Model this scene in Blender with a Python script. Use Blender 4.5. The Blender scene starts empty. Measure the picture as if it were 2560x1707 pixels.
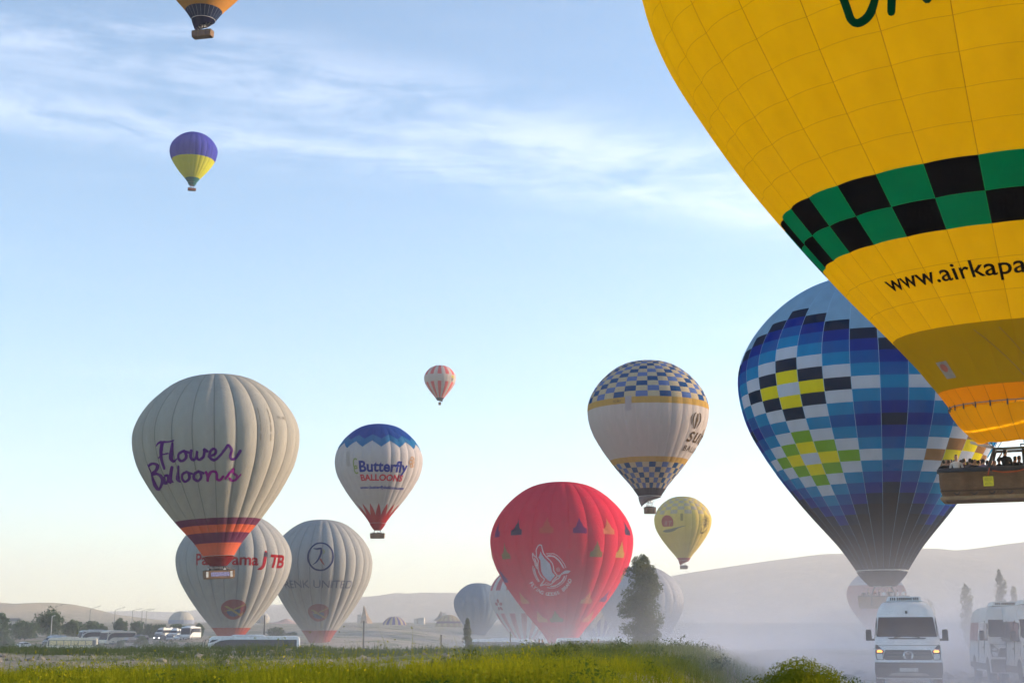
import bpy, bmesh, math, random
import numpy as np
from mathutils import Vector, Matrix
R_ = math.radians
SC = bpy.context.scene
COL = SC.collection
random.seed(7)
RNG = np.random.default_rng(7)

# ------------------------------------------------------------------ camera
EYE = 1.6
FPX = 3556.0            # focal length in pixels of the 2560 px wide photograph (50 mm lens)
PITCH = R_(11.7)
cam_d = bpy.data.cameras.new('camera')
cam_d.lens = 50.0
cam_d.sensor_width = 36.0
cam_d.clip_start = 0.1
cam_d.clip_end = 20000.0
cam_d.dof.use_dof = True
cam_d.dof.focus_distance = 220.0
cam_d.dof.aperture_fstop = 3.2
cam = bpy.data.objects.new('camera', cam_d)
COL.objects.link(cam)
cam.location = (0, 0, EYE)
cam.rotation_euler = (math.pi / 2 + PITCH, 0, 0)
SC.camera = cam

# ------------------------------------------------------------------ sun, sky, exposure
SUN_AZ = R_(76.0)       # clockwise from the viewing direction (+Y)
SUN_EL = R_(10.0)
sd = Vector((math.sin(SUN_AZ) * math.cos(SUN_EL), math.cos(SUN_AZ) * math.cos(SUN_EL), math.sin(SUN_EL)))
sun_d = bpy.data.lights.new('sun', 'SUN')
sun_d.energy = 3.6
sun_d.angle = R_(0.6)
sun_d.color = (1.0, 0.77, 0.53)
sun = bpy.data.objects.new('sun', sun_d)
COL.objects.link(sun)
sun.rotation_euler = sd.to_track_quat('Z', 'Y').to_euler()

W = bpy.data.worlds.new('World')
SC.world = W
W.use_nodes = True
nt = W.node_tree
nt.nodes.clear()


def nd(tree, kind, **kw):
    n = tree.nodes.new(kind)
    for k, v in kw.items():
        if k.startswith('i_'):
            n.inputs[int(k[2:]) if k[2:].isdigit() else k[2:].replace('_', ' ')].default_value = v
        else:
            setattr(n, k, v)
    return n


def lk(tree, a, b):
    tree.links.new(a, b)


def math_node(tree, op, a, b=None, clamp=False):
    n = tree.nodes.new('ShaderNodeMath')
    n.operation = op
    n.use_clamp = clamp
    for i, v in enumerate((a, b)):
        if v is None:
            continue
        if isinstance(v, (int, float)):
            n.inputs[i].default_value = v
        else:
            tree.links.new(v, n.inputs[i])
    return n.outputs[0]


sky = nd(nt, 'ShaderNodeTexSky', sky_type='NISHITA', sun_disc=False, sun_elevation=SUN_EL, sun_rotation=SUN_AZ,
         altitude=1000.0, air_density=1.0, dust_density=0.8, ozone_density=1.9)
# cirrus: the view direction carried up to a flat layer, stretched streaks of noise
tc = nd(nt, 'ShaderNodeTexCoord')
sx = nd(nt, 'ShaderNodeSeparateXYZ')
lk(nt, tc.outputs['Generated'], sx.inputs[0])
zc = math_node(nt, 'MAXIMUM', sx.outputs[2], 0.02)
px_ = math_node(nt, 'DIVIDE', sx.outputs[0], zc)
py_ = math_node(nt, 'DIVIDE', sx.outputs[1], zc)
pl = nd(nt, 'ShaderNodeCombineXYZ')
lk(nt, px_, pl.inputs[0])
lk(nt, py_, pl.inputs[1])
SKY_NODES = dict(tree=nt, sky=sky, plane=pl, z=sx.outputs[2], px=px_, py=py_)


def streaks(rot, loc, scale, nscale, detail, rough, dist):
    mp = nd(nt, 'ShaderNodeMapping')
    mp.inputs['Rotation'].default_value = (0, 0, rot)
    mp.inputs['Location'].default_value = loc
    mp.inputs['Scale'].default_value = scale
    lk(nt, pl.outputs[0], mp.inputs[0])
    n = nd(nt, 'ShaderNodeTexNoise')
    n.inputs['Scale'].default_value = nscale
    n.inputs['Detail'].default_value = detail
    n.inputs['Roughness'].default_value = rough
    n.inputs['Distortion'].default_value = dist
    lk(nt, mp.outputs[0], n.inputs['Vector'])
    return n.outputs[0]


def ramp(v, lo, hi):
    mr = nd(nt, 'ShaderNodeMapRange')
    mr.interpolation_type = 'SMOOTHSTEP'
    mr.inputs['From Min'].default_value = lo
    mr.inputs['From Max'].default_value = hi
    lk(nt, v, mr.inputs['Value'])
    return mr.outputs[0]


def cloud_band(p0, p1, half, soft):
    """Soft mask 0..1 along the line p0-p1 of the cloud layer; its edge is pushed about by noise."""
    d = Vector((p1[0] - p0[0], p1[1] - p0[1])).normalized()
    nx, ny = -d.y, d.x
    c = nx * p0[0] + ny * p0[1]
    a = math_node(nt, 'ADD', math_node(nt, 'MULTIPLY', px_, nx), math_node(nt, 'MULTIPLY', py_, ny))
    a = math_node(nt, 'SUBTRACT', a, c)
    w = streaks(0.4, (3, 1, 0), (1, 1, 1), 1.1, 3, 0.55, 0.3)
    a = math_node(nt, 'ADD', a, math_node(nt, 'MULTIPLY', math_node(nt, 'SUBTRACT', w, 0.5), half * 1.6))
    a = math_node(nt, 'ABSOLUTE', a)
    mr = nd(nt, 'ShaderNodeMapRange')
    mr.interpolation_type = 'SMOOTHSTEP'
    mr.inputs['From Min'].default_value = half + soft
    mr.inputs['From Max'].default_value = half * 0.1
    lk(nt, a, mr.inputs['Value'])
    return mr.outputs[0]


def sky_plane(px, py):
    """Point of the cloud layer (unit height) behind a pixel of the photograph."""
    x, v = (px - 1280) / FPX, (853.5 - py) / FPX
    y = math.cos(PITCH) - v * math.sin(PITCH)
    z = math.sin(PITCH) + v * math.cos(PITCH)
    return (x / z, y / z)


# long banks of cirrus drawn out from the upper left, finer wisps across the whole sky
b1 = cloud_band(sky_plane(0, 70), sky_plane(1800, 440), 0.10, 0.24)
b2 = cloud_band(sky_plane(0, 265), sky_plane(1000, 400), 0.08, 0.20)
rot = -math.atan2(sky_plane(1800, 440)[1] - sky_plane(0, 70)[1], sky_plane(1800, 440)[0] - sky_plane(0, 70)[0])


def fibres(tilt, scale, nscale, detail, rough, dist, src=None):
    """Drawn-out noise over the sky dome, combed along a slant."""
    mp = nd(nt, 'ShaderNodeMapping')
    mp.inputs['Rotation'].default_value = (0, tilt, 0)
    mp.inputs['Scale'].default_value = scale
    lk(nt, tc.outputs['Generated'], mp.inputs[0])
    n = nd(nt, 'ShaderNodeTexNoise')
    n.inputs['Scale'].default_value = nscale
    n.inputs['Detail'].default_value = detail
    n.inputs['Roughness'].default_value = rough
    n.inputs['Distortion'].default_value = dist
    lk(nt, mp.outputs[0], n.inputs['Vector'])
    return n.outputs[0]


fa = fibres(R_(-13), (2.4, 2.4, 17.0), 2.2, 12, 0.62, 0.5)
fb = fibres(R_(20), (7.0, 7.0, 20.0), 2.6, 12, 0.70, 1.0)
fib = math_node(nt, 'ADD', math_node(nt, 'MULTIPLY', fa, 0.68), math_node(nt, 'MULTIPLY', fb, 0.32))
big = streaks(rot, (0.5, 4.1, 0), (0.5, 1.4, 1), 1.0, 5, 0.6, 0.5)
bands = math_node(nt, 'MAXIMUM', b1, b2)
m1 = math_node(nt, 'MULTIPLY', bands, ramp(fib, 0.36, 0.64))
m2 = math_node(nt, 'MULTIPLY', ramp(big, 0.46, 0.80), ramp(fib, 0.38, 0.72))
mask = math_node(nt, 'ADD', math_node(nt, 'MULTIPLY', m1, 0.85), math_node(nt, 'MULTIPLY', m2, 0.40), clamp=True)
mask = math_node(nt, 'MULTIPLY', mask, ramp(sx.outputs[2], 0.03, 0.16))
CLOUD_GAIN = 0.24
mix = nd(nt, 'ShaderNodeMix', data_type='RGBA')
mix.inputs[7].default_value = (6.2, 6.1, 6.6, 1)
lk(nt, math_node(nt, 'MULTIPLY', mask, CLOUD_GAIN), mix.inputs[0])
lk(nt, sky.outputs[0], mix.inputs[6])
bg = nd(nt, 'ShaderNodeBackground')
bg.inputs[1].default_value = 0.122
lk(nt, mix.outputs[2], bg.inputs[0])
wo = nd(nt, 'ShaderNodeOutputWorld')
lk(nt, bg.outputs[0], wo.inputs[0])

SC.view_settings.view_transform = 'Standard'
SC.view_settings.look = 'None'
SC.view_settings.exposure = 1.62
SC.view_settings.gamma = 1.0
SC.view_settings.use_curve_mapping = False
SC.render.engine = 'CYCLES'
CY = SC.cycles
CY.use_denoising = True
CY.max_bounces = 8
CY.diffuse_bounces = 7
CY.transmission_bounces = 6
CY.use_adaptive_sampling = True
CY.adaptive_threshold = 0.03
CY.adaptive_min_samples = 16
CY.volume_bounces = 1
CY.volume_step_rate = 5.0
CY.sample_clamp_indirect = 6.0


# ------------------------------------------------------------------ placing by the picture
def at(px, py, depth):
    """World point that a pixel of the photograph shows, at a distance measured along the lens axis."""
    x, v = (px - 1280) / FPX * depth, (853.5 - py) / FPX * depth
    return Vector((x, depth * math.cos(PITCH) - v * math.sin(PITCH), EYE + depth * math.sin(PITCH) + v * math.cos(PITCH)))


# ------------------------------------------------------------------ materials
MATS = {}


def mat(name, col, rough=0.7, metal=0.0, var=0.12, nscale=3.0, bump=0.0, spec=0.4, emit=None, detail=4.0, col2=None, wear=0.0):
    if name in MATS:
        return MATS[name]
    m = bpy.data.materials.new(name)
    m.use_nodes = True
    t = m.node_tree
    p = t.nodes['Principled BSDF']
    p.inputs['Roughness'].default_value = rough
    p.inputs['Metallic'].default_value = metal
    p.inputs['Specular IOR Level'].default_value = spec
    tc = nd(t, 'ShaderNodeTexCoord')
    n = nd(t, 'ShaderNodeTexNoise')
    n.inputs['Scale'].default_value = nscale
    n.inputs['Detail'].default_value = detail
    lk(t, tc.outputs['Object'], n.inputs['Vector'])
    mx = nd(t, 'ShaderNodeMix', data_type='RGBA')
    c2 = col2 if col2 else tuple(c * (1 - 2 * var) for c in col)
    mx.inputs[6].default_value = (*c2, 1)
    mx.inputs[7].default_value = (*(col if col2 else tuple(min(1, c * (1 + var)) for c in col)), 1)
    mr = nd(t, 'ShaderNodeMapRange')
    mr.inputs['From Min'].default_value = 0.3
    mr.inputs['From Max'].default_value = 0.7
    lk(t, n.outputs[0], mr.inputs['Value'])
    lk(t, mr.outputs[0], mx.inputs[0])
    lk(t, mx.outputs[2], p.inputs['Base Color'])
    if bump:
        b = nd(t, 'ShaderNodeBump')
        b.inputs['Strength'].default_value = bump
        b.inputs['Distance'].default_value = 0.05
        lk(t, n.outputs[0], b.inputs['Height'])
        lk(t, b.outputs[0], p.inputs['Normal'])
    if emit:
        p.inputs['Emission Color'].default_value = (*emit[0], 1)
        p.inputs['Emission Strength'].default_value = emit[1]
    MATS[name] = m
    return m


CLOTH = 0.68


def fabric(name, col, trans=0.32, seam=None, seam_w=0.012, rows=True):
    """Balloon cloth: matt, lets some light through; thin load tapes or seams along the edges of each piece (UV)."""
    if name in MATS:
        return MATS[name]
    m = bpy.data.materials.new(name)
    m.use_nodes = True
    t = m.node_tree
    t.nodes.clear()
    out = nd(t, 'ShaderNodeOutputMaterial')
    col = tuple(c * CLOTH for c in col)
    df = nd(t, 'ShaderNodeBsdfDiffuse')
    tl = nd(t, 'ShaderNodeBsdfTranslucent')
    ms = nd(t, 'ShaderNodeMixShader')
    ms.inputs[0].default_value = trans
    tc = nd(t, 'ShaderNodeTexCoord')
    mp = nd(t, 'ShaderNodeMapping')
    mp.inputs['Scale'].default_value = (1.0, 1.0, 0.25)
    lk(t, tc.outputs['Object'], mp.inputs[0])
    n = nd(t, 'ShaderNodeTexNoise')
    n.inputs['Scale'].default_value = 0.9
    n.inputs['Detail'].default_value = 5.0
    lk(t, mp.outputs[0], n.inputs['Vector'])
    mx = nd(t, 'ShaderNodeMix', data_type='RGBA')
    mx.inputs[6].default_value = (*[c * 0.82 for c in col], 1)
    mx.inputs[7].default_value = (*[min(1, c * 1.12) for c in col], 1)  # noise tone, its spread widened to put an uneven glow into the colour
    lk(t, n.outputs[0], mx.inputs[0])
    c = mx.outputs[2]
    if seam:
        uv = nd(t, 'ShaderNodeUVMap')
        sp = nd(t, 'ShaderNodeSeparateXYZ')
        lk(t, uv.outputs[0], sp.inputs[0])

        def edge(v):
            fr = math_node(t, 'FRACT', v)
            d = math_node(t, 'MINIMUM', fr, math_node(t, 'SUBTRACT', 1.0, fr))
            return math_node(t, 'LESS_THAN', d, seam_w)
        e = edge(sp.outputs[0])
        if rows:
            e = math_node(t, 'MAXIMUM', e, math_node(t, 'MULTIPLY', edge(sp.outputs[1]), 0.8))
        mx2 = nd(t, 'ShaderNodeMix', data_type='RGBA')
        mx2.inputs[7].default_value = (*seam, 1)
        lk(t, math_node(t, 'MULTIPLY', e, 0.8), mx2.inputs[0])
        lk(t, c, mx2.inputs[6])
        c = mx2.outputs[2]
    lk(t, c, df.inputs[0])
    lk(t, c, tl.inputs[0])
    bp = nd(t, 'ShaderNodeBump')
    bp.inputs['Strength'].default_value = 0.22
    bp.inputs['Distance'].default_value = 0.3
    lk(t, n.outputs[0], bp.inputs['Height'])
    lk(t, bp.outputs[0], df.inputs['Normal'])
    lk(t, df.outputs[0], ms.inputs[1])
    lk(t, tl.outputs[0], ms.inputs[2])
    lk(t, ms.outputs[0], out.inputs[0])
    MATS[name] = m
    return m


# ------------------------------------------------------------------ objects
def tag(o, label=None, cat=None, group=None, kind=None):
    if label:
        o['label'] = label
    if cat:
        o['category'] = cat
    if group:
        o['group'] = group
    if kind:
        o['kind'] = kind
    return o


def thing(name, label, cat, loc=(0, 0, 0), rz=0.0, group=None):
    o = bpy.data.objects.new(name, None)
    o.empty_display_size = 0.5
    COL.objects.link(o)
    o.location = loc
    o.rotation_euler = (0, 0, rz)
    return tag(o, label, cat, group)


def mesh_data(name, v, f, mi=None, smooth=False, angle=None):
    me = bpy.data.meshes.new(name)
    me.from_pydata([tuple(map(float, p)) for p in v], [], [tuple(map(int, q)) for q in f])
    if mi is not None:
        me.polygons.foreach_set('material_index', np.asarray(mi, dtype=np.int32))
    if smooth:
        me.polygons.foreach_set('use_smooth', np.ones(len(me.polygons), dtype=bool))
        if angle:
            me.set_sharp_from_angle(angle=R_(angle))
    me.update()
    return me


def put(name, me, mats, parent=None, loc=None, rot=None):
    o = bpy.data.objects.new(name, me)
    COL.objects.link(o)
    if mats is not None:
        if not isinstance(mats, (list, tuple)):
            mats = [mats]
        if len(me.materials) == 0:
            for m in mats:
                me.materials.append(m)
    if parent is not None:
        o.parent = parent
    if loc is not None:
        o.location = loc
    if rot is not None:
        o.rotation_euler = rot
    return o


def copy_tree(o, parent=None):
    c = o.copy()
    COL.objects.link(c)
    c.parent = parent
    for ch in KIDS.get(o.name, list(o.children)):
        copy_tree(ch, c)
    return c


KIDS = {}


class MB:
    """Collects boxes, tubes, lathes and prisms; build() links them as one mesh object."""

    def __init__(s):
        s.v, s.f = [], []

    def add(s, v, f):
        b = len(s.v)
        s.v += [tuple(p) for p in v]
        s.f += [tuple(i + b for i in q) for q in f]
        return s

    def box(s, c, d, M=None, taper=1.0):
        x, y, z = d[0] / 2, d[1] / 2, d[2] / 2
        v = [(-x, -y, -z), (x, -y, -z), (x, y, -z), (-x, y, -z), (-x * taper, -y * taper, z), (x * taper, -y * taper, z), (x * taper, y * taper, z), (-x * taper, y * taper, z)]
        v = [Vector(p) for p in v]
        if M is not None:
            v = [M @ p for p in v]
        v = [p + Vector(c) for p in v]
        return s.add(v, [(0, 3, 2, 1), (4, 5, 6, 7), (0, 1, 5, 4), (1, 2, 6, 5), (2, 3, 7, 6), (3, 0, 4, 7)])

    def tube(s, pts, r, n=8, cap=True):
        pts = [Vector(p) for p in pts]
        rs = r if isinstance(r, (list, tuple)) else [r] * len(pts)
        v, f = [], []
        up = None
        for i, p in enumerate(pts):
            d = (pts[min(i + 1, len(pts) - 1)] - pts[max(i - 1, 0)]).normalized()
            if up is None:
                a = Vector((0, 0, 1)) if abs(d.z) < 0.9 else Vector((1, 0, 0))
            else:
                a = up
            u = d.cross(a).normalized()
            w = u.cross(d).normalized()
            up = w
            for k in range(n):
                t = 2 * math.pi * k / n
                v.append(p + (u * math.cos(t) + w * math.sin(t)) * rs[i])
        for i in range(len(pts) - 1):
            for k in range(n):
                a, b = i * n + k, i * n + (k + 1) % n
                f.append((a, b, b + n, a + n))
        if cap:
            f.append(tuple(range(n - 1, -1, -1)))
            m = (len(pts) - 1) * n
            f.append(tuple(range(m, m + n)))
        return s.add(v, f)

    def lathe(s, prof, n=16, M=None, cap=True):
        v, f = [], []
        for r, z in prof:
            for k in range(n):
                t = 2 * math.pi * k / n
                p = Vector((r * math.cos(t), r * math.sin(t), z))
                v.append(M @ p if M is not None else p)
        for i in range(len(prof) - 1):
            for k in range(n):
                a, b = i * n + k, i * n + (k + 1) % n
                f.append((a, b, b + n, a + n))
        if cap:
            f.append(tuple(range(n - 1, -1, -1)))
            m = (len(prof) - 1) * n
            f.append(tuple(range(m, m + n)))
        return s.add(v, f)

    def grid(s, P, flip=False):
        """P[i][j] points."""
        n, m = len(P), len(P[0])
        v = [p for row in P for p in row]
        f = []
        for i in range(n - 1):
            for j in range(m - 1):
                q = (i * m + j, i * m + j + 1, (i + 1) * m + j + 1, (i + 1) * m + j)
                f.append(q[::-1] if flip else q)
        return s.add(v, f)

    def data(s, name, smooth=False, angle=None):
        return mesh_data(name, s.v, s.f, smooth=smooth, angle=angle)

    def build(s, name, m, parent=None, loc=None, rot=None, smooth=False, angle=40, bevel=0.0):
        me = s.data(name, smooth or bevel > 0, angle)
        o = put(name, me, m, parent, loc, rot)
        if bevel:
            bm = bmesh.new()
            bm.from_mesh(me)
            bmesh.ops.remove_doubles(bm, verts=bm.verts, dist=1e-5)
            es = [e for e in bm.edges if len(e.link_faces) == 2 and e.calc_face_angle(0) > 0.5]
            bmesh.ops.bevel(bm, geom=es, offset=bevel, segments=2, profile=0.6, affect='EDGES', clamp_overlap=True)
            for q in bm.faces:
                q.smooth = True
            bm.to_mesh(me)
            bm.free()
            me.set_sharp_from_angle(angle=R_(35))
        return o


def rotz(a):
    return Matrix.Rotation(a, 3, 'Z')


# ------------------------------------------------------------------ the lie of the land
def lerp_prof(y, pts):
    a = np.array(pts, float)
    return np.interp(y, a[:, 0], a[:, 1])


LAND_L = [(-60, .2), (0, .2), (12, .55), (20, .63), (30, .44), (45, .2), (60, .1), (75, .35), (92, .62), (104, .55), (128, -1.7), (190, -2.1), (320, -2.4), (345, -1.9), (365, .2), (450, 2.4), (700, 6), (1000, 9), (1600, 16), (3000, 30), (14000, 55)]
LAND_C = [(-60, .2), (0, .2), (12, .60), (20, .78), (32, .75), (46, .85), (58, .98), (70, .72), (90, .62), (104, .72), (130, -2.3), (400, -3.0), (600, -2.0), (800, 1.5), (1200, 8), (1600, 14), (3000, 28), (14000, 55)]
LAND_R = [(-60, 0), (0, 0), (150, 0), (220, -.8), (400, -1.2), (700, 1.5), (1200, 9), (1600, 15), (3000, 30), (14000, 55)]


def sm(t):
    t = np.clip(t, 0, 1)
    return t * t * (3 - 2 * t)


def vnoise(x, y, seed=0):
    """Cheap smooth value noise, -1..1."""
    xi, yi = np.floor(x), np.floor(y)
    fx, fy = x - xi, y - yi
    fx, fy = fx * fx * (3 - 2 * fx), fy * fy * (3 - 2 * fy)

    def h(a, b):
        s = np.sin(a * 127.1 + b * 311.7 + seed * 74.7) * 43758.5453
        return (s - np.floor(s)) * 2 - 1
    return (h(xi, yi) * (1 - fx) + h(xi + 1, yi) * fx) * (1 - fy) + (h(xi, yi + 1) * (1 - fx) + h(xi + 1, yi + 1) * fx) * fy


def bank_edge(y):
    return np.interp(y, [0, 12, 20, 30, 45, 60, 100, 200], [-.6, .1, .9, 2.2, 4.9, 7.6, 12.5, 26.0])


def bank_w(y):
    return 0.8 + y * 0.042


def land(x, y):
    x, y = np.asarray(x, float), np.asarray(y, float)
    t = sm((x / np.maximum(y, 8) + 0.11) / 0.13)          # left to middle
    zl, zc_, zr = lerp_prof(y, LAND_L), lerp_prof(y, LAND_C), lerp_prof(y, LAND_R)
    # tree-side lot on the far left climbs earlier than the coach park in the middle
    zb = zl * (1 - t) + zc_ * t
    # a little earth bank stands between the weeds and the track at the very front right
    e = bank_edge(y)
    wdt = bank_w(y)
    u = sm((x - e) / wdt)
    z = zb * (1 - u) + zr * u
    bump = np.exp(-((x - 4.9) / 1.15) ** 2 - ((y - 24) / 3.5) ** 2) * 0.56
    k = np.clip(y / 300, 0.1, 1.0)
    n = vnoise(x / 2.3, y / 2.3, 1) * 0.13 * (1 - u) + vnoise(x / 5, y / 7, 8) * 0.15 * (1 - u) * (y < 112) + vnoise(x / .7, y / .7, 2) * 0.035 + vnoise(x / 40, y / 40, 3) * 0.5 * k * (y > 110)
    return z + n + bump


def build_ground():
    xs_t = np.linspace(-1, 1, 161)
    ys = np.concatenate([np.linspace(-280, 6, 16), np.linspace(8, 70, 125), np.geomspace(71, 10300, 140)])
    v, f = [], []
    for y in ys:
        half = max(30.0, 0.46 * y + 16)
        if y > 400:
            half = max(half, 900)
        if y < 6:
            half = 40 + abs(y)
        x = np.sign(xs_t) * np.abs(xs_t) ** 1.25 * half
        z = land(x, np.full_like(x, y))
        v.append(np.stack([x, np.full_like(x, y), z], -1))
    m = len(xs_t)
    v = np.concatenate(v)
    idx = np.arange(len(ys) * m).reshape(len(ys), m)
    q = np.stack([idx[:-1, :-1], idx[:-1, 1:], idx[1:, 1:], idx[1:, :-1]], -1).reshape(-1, 4)
    me = mesh_data('ground', v, q, smooth=True)
    m_ = bpy.data.materials.new('earth')
    m_.use_nodes = True
    t = m_.node_tree
    p = t.nodes['Principled BSDF']
    p.inputs['Roughness'].default_value = 1.0
    p.inputs['Specular IOR Level'].default_value = 0.1
    tc = nd(t, 'ShaderNodeTexCoord')

    def noise(sc, det=5.0):
        n = nd(t, 'ShaderNodeTexNoise')
        n.inputs['Scale'].default_value = sc
        n.inputs['Detail'].default_value = det
        lk(t, tc.outputs['Object'], n.inputs['Vector'])
        return n.outputs[0]

    def rmp(v_, lo, hi):
        mr = nd(t, 'ShaderNodeMapRange')
        mr.inputs['From Min'].default_value = lo
        mr.inputs['From Max'].default_value = hi
        lk(t, v_, mr.inputs['Value'])
        return mr.outputs[0]

    def mixc(fac, a, b):
        n = nd(t, 'ShaderNodeMix', data_type='RGBA')
        for i, c in ((6, a), (7, b)):
            if isinstance(c, tuple):
                n.inputs[i].default_value = (*c, 1)
            else:
                lk(t, c, n.inputs[i])
        lk(t, fac, n.inputs[0])
        return n.outputs[2]
    earth = mixc(rmp(noise(0.8), .3, .7), (.24, .20, .15), (.40, .35, .28))
    earth = mixc(rmp(noise(6.0), .35, .65), earth, (.26, .22, .17))
    green = mixc(rmp(noise(1.7), .3, .7), (.055, .085, .02), (.13, .14, .045))
    c = mixc(rmp(noise(0.11, 6), .36, .50), green, earth)
    lk(t, c, p.inputs['Base Color'])
    b = nd(t, 'ShaderNodeBump')
    b.inputs['Strength'].default_value = 0.5
    b.inputs['Distance'].default_value = 0.08
    lk(t, noise(5.0, 7), b.inputs['Height'])
    lk(t, b.outputs[0], p.inputs['Normal'])
    MATS['earth'] = m_
    o = put('ground', me, m_)
    tag(o, kind='structure')
    return o


build_ground()


def build_road():
    """The dusty track the vans come along: a pale strip 4 cm above the earth, wheel ruts worn into it."""
    ys = np.geomspace(20, 220, 70)
    P = []
    for y in ys:
        cx = 10.2 + (y - 24) * 0.135
        w = 2.7 + y * .012
        xs = np.linspace(cx - w, cx + w, 15)
        rut = -0.03 * (np.exp(-((xs - cx - .85) / .3) ** 2) + np.exp(-((xs - cx + .85) / .3) ** 2))
        z = land(xs, np.full_like(xs, y)) + 0.04 + rut + vnoise(xs * 2, np.full_like(xs, y) * 2, 5) * .012
        z[0] -= .12
        z[-1] -= .12
        P.append([(a, y, b) for a, b in zip(xs, z)])
    o = MB().grid(P).build('road', mat('road_dust', (.40, .36, .31), .95, var=.14, nscale=1.4, bump=.4, spec=.1, detail=8), smooth=True, angle=None)
    tag(o, kind='structure')


build_road()


def hill(name, ridge, d, front, back, mats, seed, ground_z=4.0, rough=1.0, ns=1.0):
    """A ridge through given pixels at distance d; the slopes run down towards and away from the camera."""
    P3 = [at(px, py, d) for px, py in ridge]
    xr = np.array([p.x for p in P3])
    zr = np.array([p.z for p in P3])
    yr = np.array([p.y for p in P3]).mean()
    xs = np.linspace(xr[0], xr[-1], 220)
    zs = np.interp(xs, xr, zr)
    ker = np.exp(-np.linspace(-2, 2, 9) ** 2)
    ker /= ker.sum()
    zs = np.convolve(np.pad(zs, 4, mode='edge'), ker, 'valid')
    P = []
    tt = np.concatenate([np.linspace(-1, 0, 46), np.linspace(0, 1, 12)[1:]])
    for t in tt:
        y = yr + (front if t < 0 else back) * t
        w = 1 - abs(t)
        prof = w * w * (3 - 2 * w)
        gz = ground_z - 6 * abs(t)
        u_, w_ = xs / ns, y / ns
        n = vnoise(u_ / 90, np.full_like(xs, w_ / 70), seed) * .10 + vnoise(u_ / 35, np.full_like(xs, w_ / 30), seed + 1) * .05 + vnoise(u_ / 13, np.full_like(xs, w_ / 11), seed + 2) * .02
        z = gz + (zs - gz) * np.clip(prof + n * rough * (1 - prof) * (w > 0) * 1.2, 0, 1.05)
        P.append([(a, y, b) for a, b in zip(xs, z)])
    o = MB().grid(P).build(name, mats, smooth=True, angle=None)
    return tag(o, kind='structure')


def hill_mat(name, a, b, c, sc):
    m = mat(name, a, 1.0, col2=b, nscale=sc, spec=0.05, detail=8, bump=0.0)
    t = m.node_tree
    p = t.nodes['Principled BSDF']
    src = p.inputs['Base Color'].links[0].from_socket
    tc = nd(t, 'ShaderNodeTexCoord')
    w = nd(t, 'ShaderNodeTexNoise')
    w.inputs['Scale'].default_value = sc * 5
    w.inputs['Detail'].default_value = 6
    w.inputs['Distortion'].default_value = 1.5
    lk(t, tc.outputs['Object'], w.inputs['Vector'])
    mr = nd(t, 'ShaderNodeMapRange')
    mr.inputs['From Min'].default_value = .55
    mr.inputs['From Max'].default_value = .66
    lk(t, w.outputs[0], mr.inputs['Value'])
    mx = nd(t, 'ShaderNodeMix', data_type='RGBA')
    mx.inputs[7].default_value = (*c, 1)
    lk(t, mr.outputs[0], mx.inputs[0])
    lk(t, src, mx.inputs[6])
    lk(t, mx.outputs[2], p.inputs['Base Color'])
    return m


HM = hill_mat('hillside', (.13, .13, .125), (.055, .065, .065), (.24, .21, .17), .0026)
HM2 = hill_mat('bare_hillside', (.30, .25, .18), (.20, .18, .12), (.38, .32, .24), .009)
hill('hill', [(1200, 1520), (1450, 1480), (1600, 1455), (1709, 1434), (1800, 1420), (1900, 1405), (1970, 1396), (2040, 1387), (2102, 1386), (2200, 1376), (2311, 1373), (2357, 1379), (2419, 1373), (2535, 1357), (2650, 1345), (2950, 1340)], 6500, 2500, 1600, HM, 11, 36, 1.0, 4.2)
hill('hill', [(500, 1545), (700, 1518), (830, 1503), (907, 1492), (951, 1489), (995, 1481), (1024, 1484), (1052, 1481), (1140, 1482), (1300, 1474), (1450, 1478), (1700, 1490), (1900, 1500)], 7600, 2000, 1200, HM, 23, 42, 1.0, 4.2)
hill('hill', [(-300, 1520), (-60, 1522), (0, 1509), (12, 1505), (35, 1511), (60, 1515), (90, 1514), (125, 1508), (158, 1507), (190, 1515), (220, 1525), (250, 1531), (300, 1538), (400, 1552), (520, 1566)], 2800, 1000, 750, HM2, 31, 26, .6, 2.5)
hill('hill', [(-200, 1540), (200, 1530), (330, 1526), (450, 1530), (560, 1516), (640, 1512), (760, 1508), (900, 1515)], 9000, 1400, 900, HM, 37, 46, 1.0, 4.0)


def side_ridge():
    """The valley's eastern shoulder, running on from the hill beyond the picture's edge towards the camera."""
    ys = np.linspace(-260, 1700, 90)
    P = []
    for y in ys:
        crest = RIDGE_H + 10 * vnoise(np.array(y / 170.), np.array(3.3), 5) + 5 * vnoise(np.array(y / 60.), np.array(1.3), 6) + np.clip((y - 600) / 900, 0, 1) * 25
        crest *= float(sm((y + 260) / 200.))
        row = []
        for t in np.linspace(-1, 1, 31):
            x = 800 + t * (270 if t < 0 else 150)
            w = 1 - abs(t)
            z = 2 - 6 * abs(t) + (crest + 4) * (w * w * (3 - 2 * w)) + vnoise(np.array(x / 40), np.array(y / 40), 9) * 4 * w
            row.append((x, y, float(z)))
        P.append(row)
    o = MB().grid(P).build('hill', HM, smooth=True, angle=None)
    tag(o, kind='structure')


RIDGE_H = 140.0
side_ridge()

# ------------------------------------------------------------------ haze
HAZE_D = 0.00014


def volume_mat(name, col, dens, aniso=0.25):
    m = bpy.data.materials.new(name)
    m.use_nodes = True
    t = m.node_tree
    t.nodes.clear()
    o = nd(t, 'ShaderNodeOutputMaterial')
    v = nd(t, 'ShaderNodeVolumePrincipled')
    v.inputs['Color'].default_value = (*col, 1)
    v.inputs['Density'].default_value = dens
    v.inputs['Anisotropy'].default_value = aniso
    lk(t, v.outputs[0], o.inputs['Volume'])
    return m, t, v


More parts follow.
